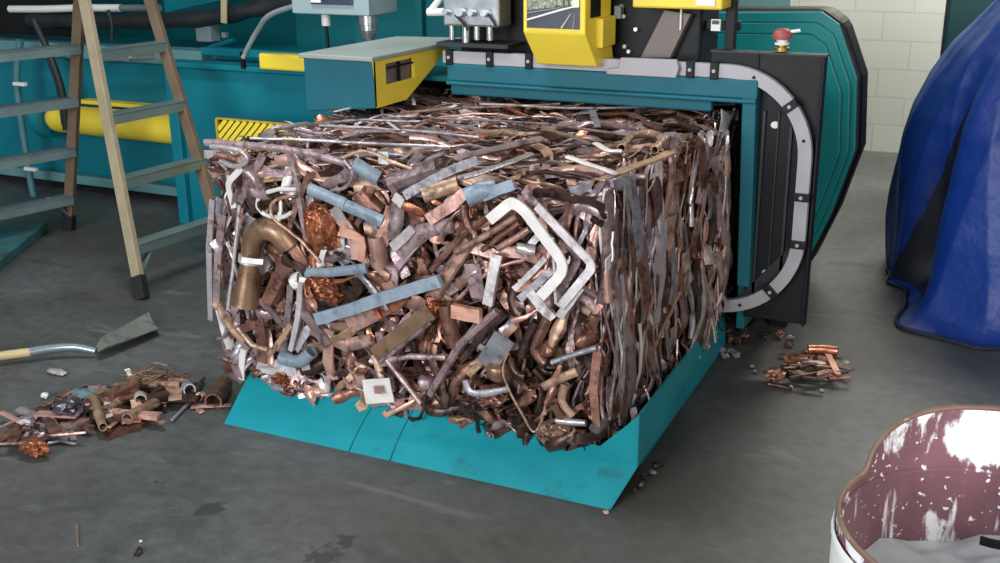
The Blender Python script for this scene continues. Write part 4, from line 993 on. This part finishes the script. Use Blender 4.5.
# cloudy plastic in the drum
V = []; g = 30
for i in range(g+1):
    r = (RR-.012)*i/g
    for j in range(48):
        a = 2*pi*j/48; x, y = r*math.cos(a), r*math.sin(a)
        V.append(DC+Vector((x, y, .625+.06*x+.03*noise.noise(Vector((x*6, y*6, 3)))+.02*noise.noise(Vector((x*18, y*18, 1))))))
F = [[i*48+j, i*48+(j+1) % 48, (i+1)*48+(j+1) % 48, (i+1)*48+j] for i in range(g) for j in range(48)]
pb = tag(MB().add(V, F).build('plastic_sheet', mat('cloudy_plastic', (214, 224, 226), .35, 0, .1, 8, .2, 20), smooth=1.5), 'cloudy white plastic sheeting heaped inside the splashed drum', 'plastic sheet')
pw = [on(980, 540, z=.665), on(990, 543, z=.665), on(1006, 546, z=.665), on(1030, 548, z=.67)]
tag(MB().sweep(curve(pw, 4), rect(.016, .004), (0, 0, 1)).build('strap_end', BLACK), 'black strap end lying on plastic inside the splashed drum', 'strap')

# ------------------------------------------------------------------ loose scrap on the floor
GL = 'loose scrap left of the bale'; GR = 'loose scrap right of the tray'
def loose(name, pts, wpx, mname, label, cat, group=None, z=.015, kind='metal_strip', smooth_n=0, rnd=0, z2=None, hollow=.78):
    k = len(pts); P = [on(u, v, z=z+((z2-z)*i/(k-1) if z2 is not None else 0)) for i, (u, v) in enumerate(pts)]
    if rnd: P = rounded(P, rnd)
    elif smooth_n: P = curve(P, smooth_n)
    else: P = [P[0].lerp(P[-1], i/4) for i in range(5)] if k == 2 else P
    wd = wpx*pxm(P[0]); b = MB()
    sc = [(1+R_.uniform(-.08, .08), 1+R_.uniform(-.08, .08)) for _ in P]
    if kind == 'copper_pipe' and hollow: b.tube(P, wd/2, 10, (0, 0, 1), sc, hollow=hollow)
    else: b.sweep(P, sections(kind, wd), (0, 0, 1), scale=sc)
    return tag(b.build(name, SC[mname] if isinstance(mname, str) else mname, smooth=.7), label, cat, group)
def lump(name, u, v, rx, ry, rz, mname, label, cat, group=None, z=0, sharp=.35):
    k = pxm(on(u, v, z=z)); c = on(u, v, z=z+rz*k*.7); bm = bmesh.new(); bmesh.ops.create_icosphere(bm, subdivisions=3, radius=1)
    off = Vector((u*.37, v*.71, 0)); V = []
    for q in bm.verts:
        f = 1+sharp*noise.noise(q.co*2.2+off)+sharp*.6*noise.noise(q.co*5+off); V.append((q.co.x*rx*k*f, q.co.y*ry*k*f, q.co.z*rz*k*f))
    mz = min(q[2] for q in V); bz = max(.001, z); V = [(c.x+x, c.y+y, bz+zz-mz) for x, y, zz in V]
    b = MB().add(V, [[q.index for q in f.verts] for f in bm.faces]); bm.free()
    return tag(b.build(name, SC[mname] if isinstance(mname, str) else mname), label, cat, group)
L_ = loose
L_('metal_strip', [(-12, 446), (20, 428), (75, 393)], 12, 'brown', 'long brown metal strip along the upper left edge of the loose scrap', 'scrap metal', GL, z=.02, smooth_n=3)
L_('metal_rod', [(-10, 432), (30, 414), (76, 390)], 3, 'tan', 'thin tan rod lying on the long brown strip in the loose scrap', 'scrap rod', GL, z=.035, kind='metal_rod', smooth_n=3)
L_('metal_bar', [(46, 433), (70, 428), (95, 416)], 15, 'mauve', 'thick grey-brown bar at the front of the loose scrap, below the dark foil', 'scrap bar', GL, z=.02, kind='bus_bar', smooth_n=3)
lump('crumpled_foil', 70, 412, 15, 12, 9, mat('dark_foil', (78, 74, 80), .3, .5, .3, 20, .4, 30), 'dark crumpled foil lump in the loose scrap left of the bale', 'foil', GL, .02, .5)
lump('grey_rag', 88, 396, 18, 9, 4, mat('blue_grey_cloth', (92, 116, 122), .7, 0, .2, 10, .3, 40), 'blue-grey rag lying at the back of the loose scrap', 'rag', GL, .02, .4)
L_('pipe_offcut', [(93, 397), (98, 413), (103, 427)], 9, 'tan', 'short tan pipe offcut pointing at the viewer, beside a white strip, in the loose scrap', 'pipe offcut', GL, z=.045, kind='copper_pipe')
L_('metal_strip', [(107, 402), (110, 420)], 6, 'white', 'bright white strip beside the tan pipe in the loose scrap', 'scrap metal', GL, z=.045)
lump('metal_flake', 102, 427, 4, 3, 2, 'white', 'white flake at the foot of the tan pipe offcut', 'metal flake', GL, .02)
L_('copper_plate', [(103, 436), (128, 427), (152, 419)], 13, 'brown', 'reddish brown copper plate along the front edge of the loose scrap', 'copper plate', GL, z=.012, kind='bus_bar')
lump('copper_lump', 36, 452, 15, 10, 8, 'orange', 'orange copper lump nearest the camera in the loose scrap', 'copper lump', GL, 0, .5)
lump('copper_lump', 30, 438, 16, 9, 8, 'dark', 'dark metal lump behind the orange copper lump', 'metal lump', GL, .0, .5)
L_('metal_rod', [(-8, 444), (20, 443), (48, 440)], 6, 'dark', 'short black rod at the left end of the loose scrap', 'scrap rod', GL, z=.04, kind='metal_rod')
L_('metal_rod', [(46, 444), (60, 441), (76, 444)], 3, 'steel', 'thin grey rod sticking out in front of the thick bar', 'scrap rod', GL, z=.01, kind='metal_rod')
L_('bent_strip', [(26, 436), (31, 425), (40, 437)], 4, 'steel', 'small grey strip bent to a peak at the left of the loose scrap', 'scrap metal', GL, z=.05, rnd=.01)
L_('pipe_ring', [(140.5, 400), (140, 396)], 12, 'silver', 'short pale pipe ring opening towards the camera in the loose scrap', 'pipe ring', GL, z=.05, kind='copper_pipe')
L_('metal_strip', [(135, 407), (148, 414), (164, 423)], 6, 'tan', 'pale tan strip sloping down to the right in the loose scrap', 'scrap metal', GL, z=.03)
L_('metal_plate', [(108, 397), (134, 384)], 14, 'brown', 'broad brown plate in the middle of the loose scrap', 'metal plate', GL, z=.05, kind='bus_bar')
L_('metal_plate', [(140, 402), (168, 394)], 12, 'dark', 'dark brown plate right of the pipe ring', 'metal plate', GL, z=.04, kind='bus_bar')
L_('copper_plate', [(172, 396), (176, 379)], 15, 'brown', 'upright brown copper plate at the right end of the loose scrap', 'copper plate', GL, z=.02, z2=.05)
L_('metal_strip', [(152, 403), (172, 401), (191, 396)], 5, 'silver', 'narrow pale strip at the right end of the loose scrap', 'scrap metal', GL, z=.02)
L_('metal_rod', [(172, 420), (182, 410), (191, 401)], 3.5, 'steel', 'grey rod slanting out from the right end of the loose scrap', 'scrap rod', GL, z=.01, kind='metal_rod')
L_('metal_rod', [(193, 398), (198, 388), (204, 378)], 4, 'dark', 'black rod between the loose scrap and the tray corner', 'scrap rod', GL, z=.02, kind='metal_rod')
L_('pipe_offcut', [(213, 402), (219, 394), (224, 384)], 18, 'brown', 'brown pipe offcut lying next to the left corner of the tray', 'pipe offcut', GL, z=.025, kind='copper_pipe')
L_('metal_strip', [(191, 407), (210, 406), (231, 405)], 6, 'pink', 'pinkish strip in front of the pipe offcut by the tray corner', 'scrap metal', GL, z=.01)
lump('metal_flake', 200, 398, 6, 6, 4, 'pink', 'pink metal flake left of the pipe offcut by the tray corner', 'metal flake', GL)
lump('metal_flake', 200, 412, 5, 3, 2, 'pink', 'pink metal flake in front of the pinkish strip by the tray corner', 'metal flake', GL)
L_('metal_strip', [(127, 369), (131, 377)], 5, 'white', 'small white strip standing up at the back of the loose scrap', 'scrap metal', GL, z=.05, z2=.03)
L_('copper_wire', [(148, 366), (156, 363), (168, 366)], 2, 'tan', 'thin arched wire behind the loose scrap', 'wire', GL, z=.02, kind='copper_wire', smooth_n=4)
# mossy wire tangle
c = on(157, 380, z=.03); b = MB()
for _ in range(40):
    q = [c+Vector((R_.uniform(-.13, .13), R_.uniform(-.07, .07), R_.uniform(-.018, .03))) for _ in range(3)]; b.tube(curve(q, 4), .0022, 4)
tag(b.build('wire_tangle', SC['bronze'], smooth=.8), 'loose yellowish wire tangle at the back of the scrap heap', 'wire tangle', GL)
SM = 'small unmarked scrap offcut among the loose heap left of the bale'
outl = [(20, 430), (60, 405), (95, 390), (130, 378), (165, 380), (185, 392), (160, 412), (130, 420), (90, 428), (55, 432)]
for i in range(100):
    t = R_.random(); u = 15+170*t+R_.uniform(-6, 6); v = 432-46*t+R_.uniform(-19, 17)*(1-.3*abs(2*t-1))
    kind = R_.choice(('metal_strip', 'bus_bar', 'bus_bar', 'metal_strip', 'copper_pipe', 'crushed_tube', 'metal_rod')); ang = R_.uniform(0, pi); L = R_.uniform(8, 26)
    L_('scrap_offcut', [(u-L*math.cos(ang), v+L*.45*math.sin(ang)), (u+L*math.cos(ang), v-L*.45*math.sin(ang))], R_.uniform(5, 14) if kind != 'metal_rod' else 3.5, pick([('brown', 4), ('mauve', 3), ('dark', 5), ('tan', 2), ('pink', 2), ('steel', 1.2)]), SM, 'scrap offcut', GL, z=R_.uniform(.010, .05), z2=R_.uniform(.010, .05), kind=kind)
lump('white_chip', 45, 397, 4, 3.5, 3, 'white', 'small white chip on the floor behind the loose scrap', 'chip')
lump('foil_scrap', 57, 373, 11, 5, 2, 'silver', 'crumpled silver foil scrap on the floor below the shovel', 'foil scrap', None, 0, .6)
L_('metal_clip', [(134, 556), (139, 546), (143, 551), (137, 556)], 2, 'dark', 'small dark wire clip on the floor at the bottom left', 'clip', z=.004, kind='copper_wire', rnd=.01)
lump('metal_flake', 141, 542, 1.6, 1.6, 1.2, 'white', 'tiny bright flake on the floor beside the wire clip', 'metal flake')
L_('straw', [(77, 525), (78, 546)], 1.6, 'tan', 'thin straw lying on the bare floor at the bottom left', 'straw', z=.003, kind='copper_wire')
lump('metal_flake', 606, 513, 3, 2, 2, 'tan', 'small tan flake on the floor under the tray front corner', 'metal flake')
for i in range(9):
    t = R_.random(); u = 628+30*t+R_.uniform(-3, 3); v = 494-40*t+R_.uniform(-2, 6)
    lump('floor_crumb', u+6, v, R_.uniform(1.5, 4), R_.uniform(1.5, 3), R_.uniform(1, 2.5), R_.choice(('dark', 'brown', 'tan', 'steel')), 'small scrap crumb on the floor along the right edge of the tray', 'scrap crumb', 'crumbs beside the tray')
# right heap
L_('copper_tube', [(808, 349), (824, 349), (838, 351)], 9, 'bright', 'bright shiny copper tube on top of the right scrap heap', 'copper tube', GR, z=.06, kind='copper_pipe')
L_('copper_strip', [(800, 364), (812, 362), (825, 364)], 7, 'white', 'shiny white strip across the middle of the right scrap heap', 'scrap metal', GR, z=.04, smooth_n=3)
L_('copper_strip', [(820, 376), (830, 375), (838, 378)], 7, 'silver', 'pale leaf-shaped strip at the front of the right scrap heap', 'scrap metal', GR, z=.03)
L_('copper_strip', [(828, 354), (834, 366), (838, 374)], 6, 'salmon', 'curved salmon copper strip below the bright tube', 'scrap metal', GR, z=.05, smooth_n=3)
L_('copper_strip', [(784, 368), (795, 367), (806, 369)], 4, 'pink', 'narrow pink strip at the left of the right scrap heap', 'scrap metal', GR, z=.03)
L_('metal_rod', [(768, 384), (780, 386), (791, 389)], 4, 'dark', 'dark rod end sticking out in front of the right scrap heap', 'scrap rod', GR, z=.01, kind='metal_rod')
lump('metal_flake', 791, 388, 2, 2, 2, 'silver', 'bright flake at the end of the dark rod in the right heap', 'metal flake', GR)
lump('metal_flake', 846, 363, 3, 1.5, 1.5, 'white', 'tiny white flake right of the right scrap heap', 'metal flake', GR)
lump('copper_lump', 775, 378, 10, 8, 7, 'brown', 'dull brown lump at the left end of the right scrap heap', 'metal lump', GR, 0, .5)
SM2 = 'small dark copper offcut in the heap on the floor right of the tray'
for i in range(44):
    u, v = R_.gauss(814, 18), R_.gauss(365, 7); ang = R_.uniform(-.6, .6); L = R_.uniform(6, 16)
    u = min(max(u, 772), 840); v = min(max(v, 352), 380)
    L_('copper_offcut', [(u-L*math.cos(ang), v+L*.5*math.sin(ang)), (u+L*math.cos(ang), v-L*.5*math.sin(ang))], R_.uniform(4, 9), pick([('dark', 6), ('brown', 3), ('pink', .6), ('bright', .5)]), SM2, 'copper offcut', GR, z=R_.uniform(.012, .05), z2=R_.uniform(.012, .05), kind=R_.choice(('metal_strip', 'copper_pipe', 'crushed_tube', 'bus_bar')))
GS = 'dark swarf beside the track foot'
for i in range(20):
    u, v = R_.uniform(728, 752), R_.uniform(328, 346)
    if i > 13: u, v = R_.uniform(752, 795), 337+R_.uniform(-3, 9)
    lump('swarf_bit', u, v, R_.uniform(2, 5), R_.uniform(2, 4), R_.uniform(1.5, 4), R_.choice(('dark', 'dark', 'brown', 'mauve')), 'dark swarf bit on the floor below the grey strap track', 'swarf', GS, 0, .5)
for (u, v) in ((722, 357), (728, 352), (733, 356), (719, 352)):
    lump('foil_scrap', u+3, v, 4, 3, 2.5, 'steel', 'small grey foil scrap at the right rear corner of the tray', 'foil scrap', 'foil at the tray corner', 0, .6)
for (u, v, l) in ((755, 372, 'small pale chip between the tray and the right heap'), (752, 367, 'small grey chip left of the right heap'), (822, 391, 'tiny chip in front of the right scrap heap')):
    lump('metal_chip', u, v, 2.5, 2, 1.5, 'steel', l, 'chip')
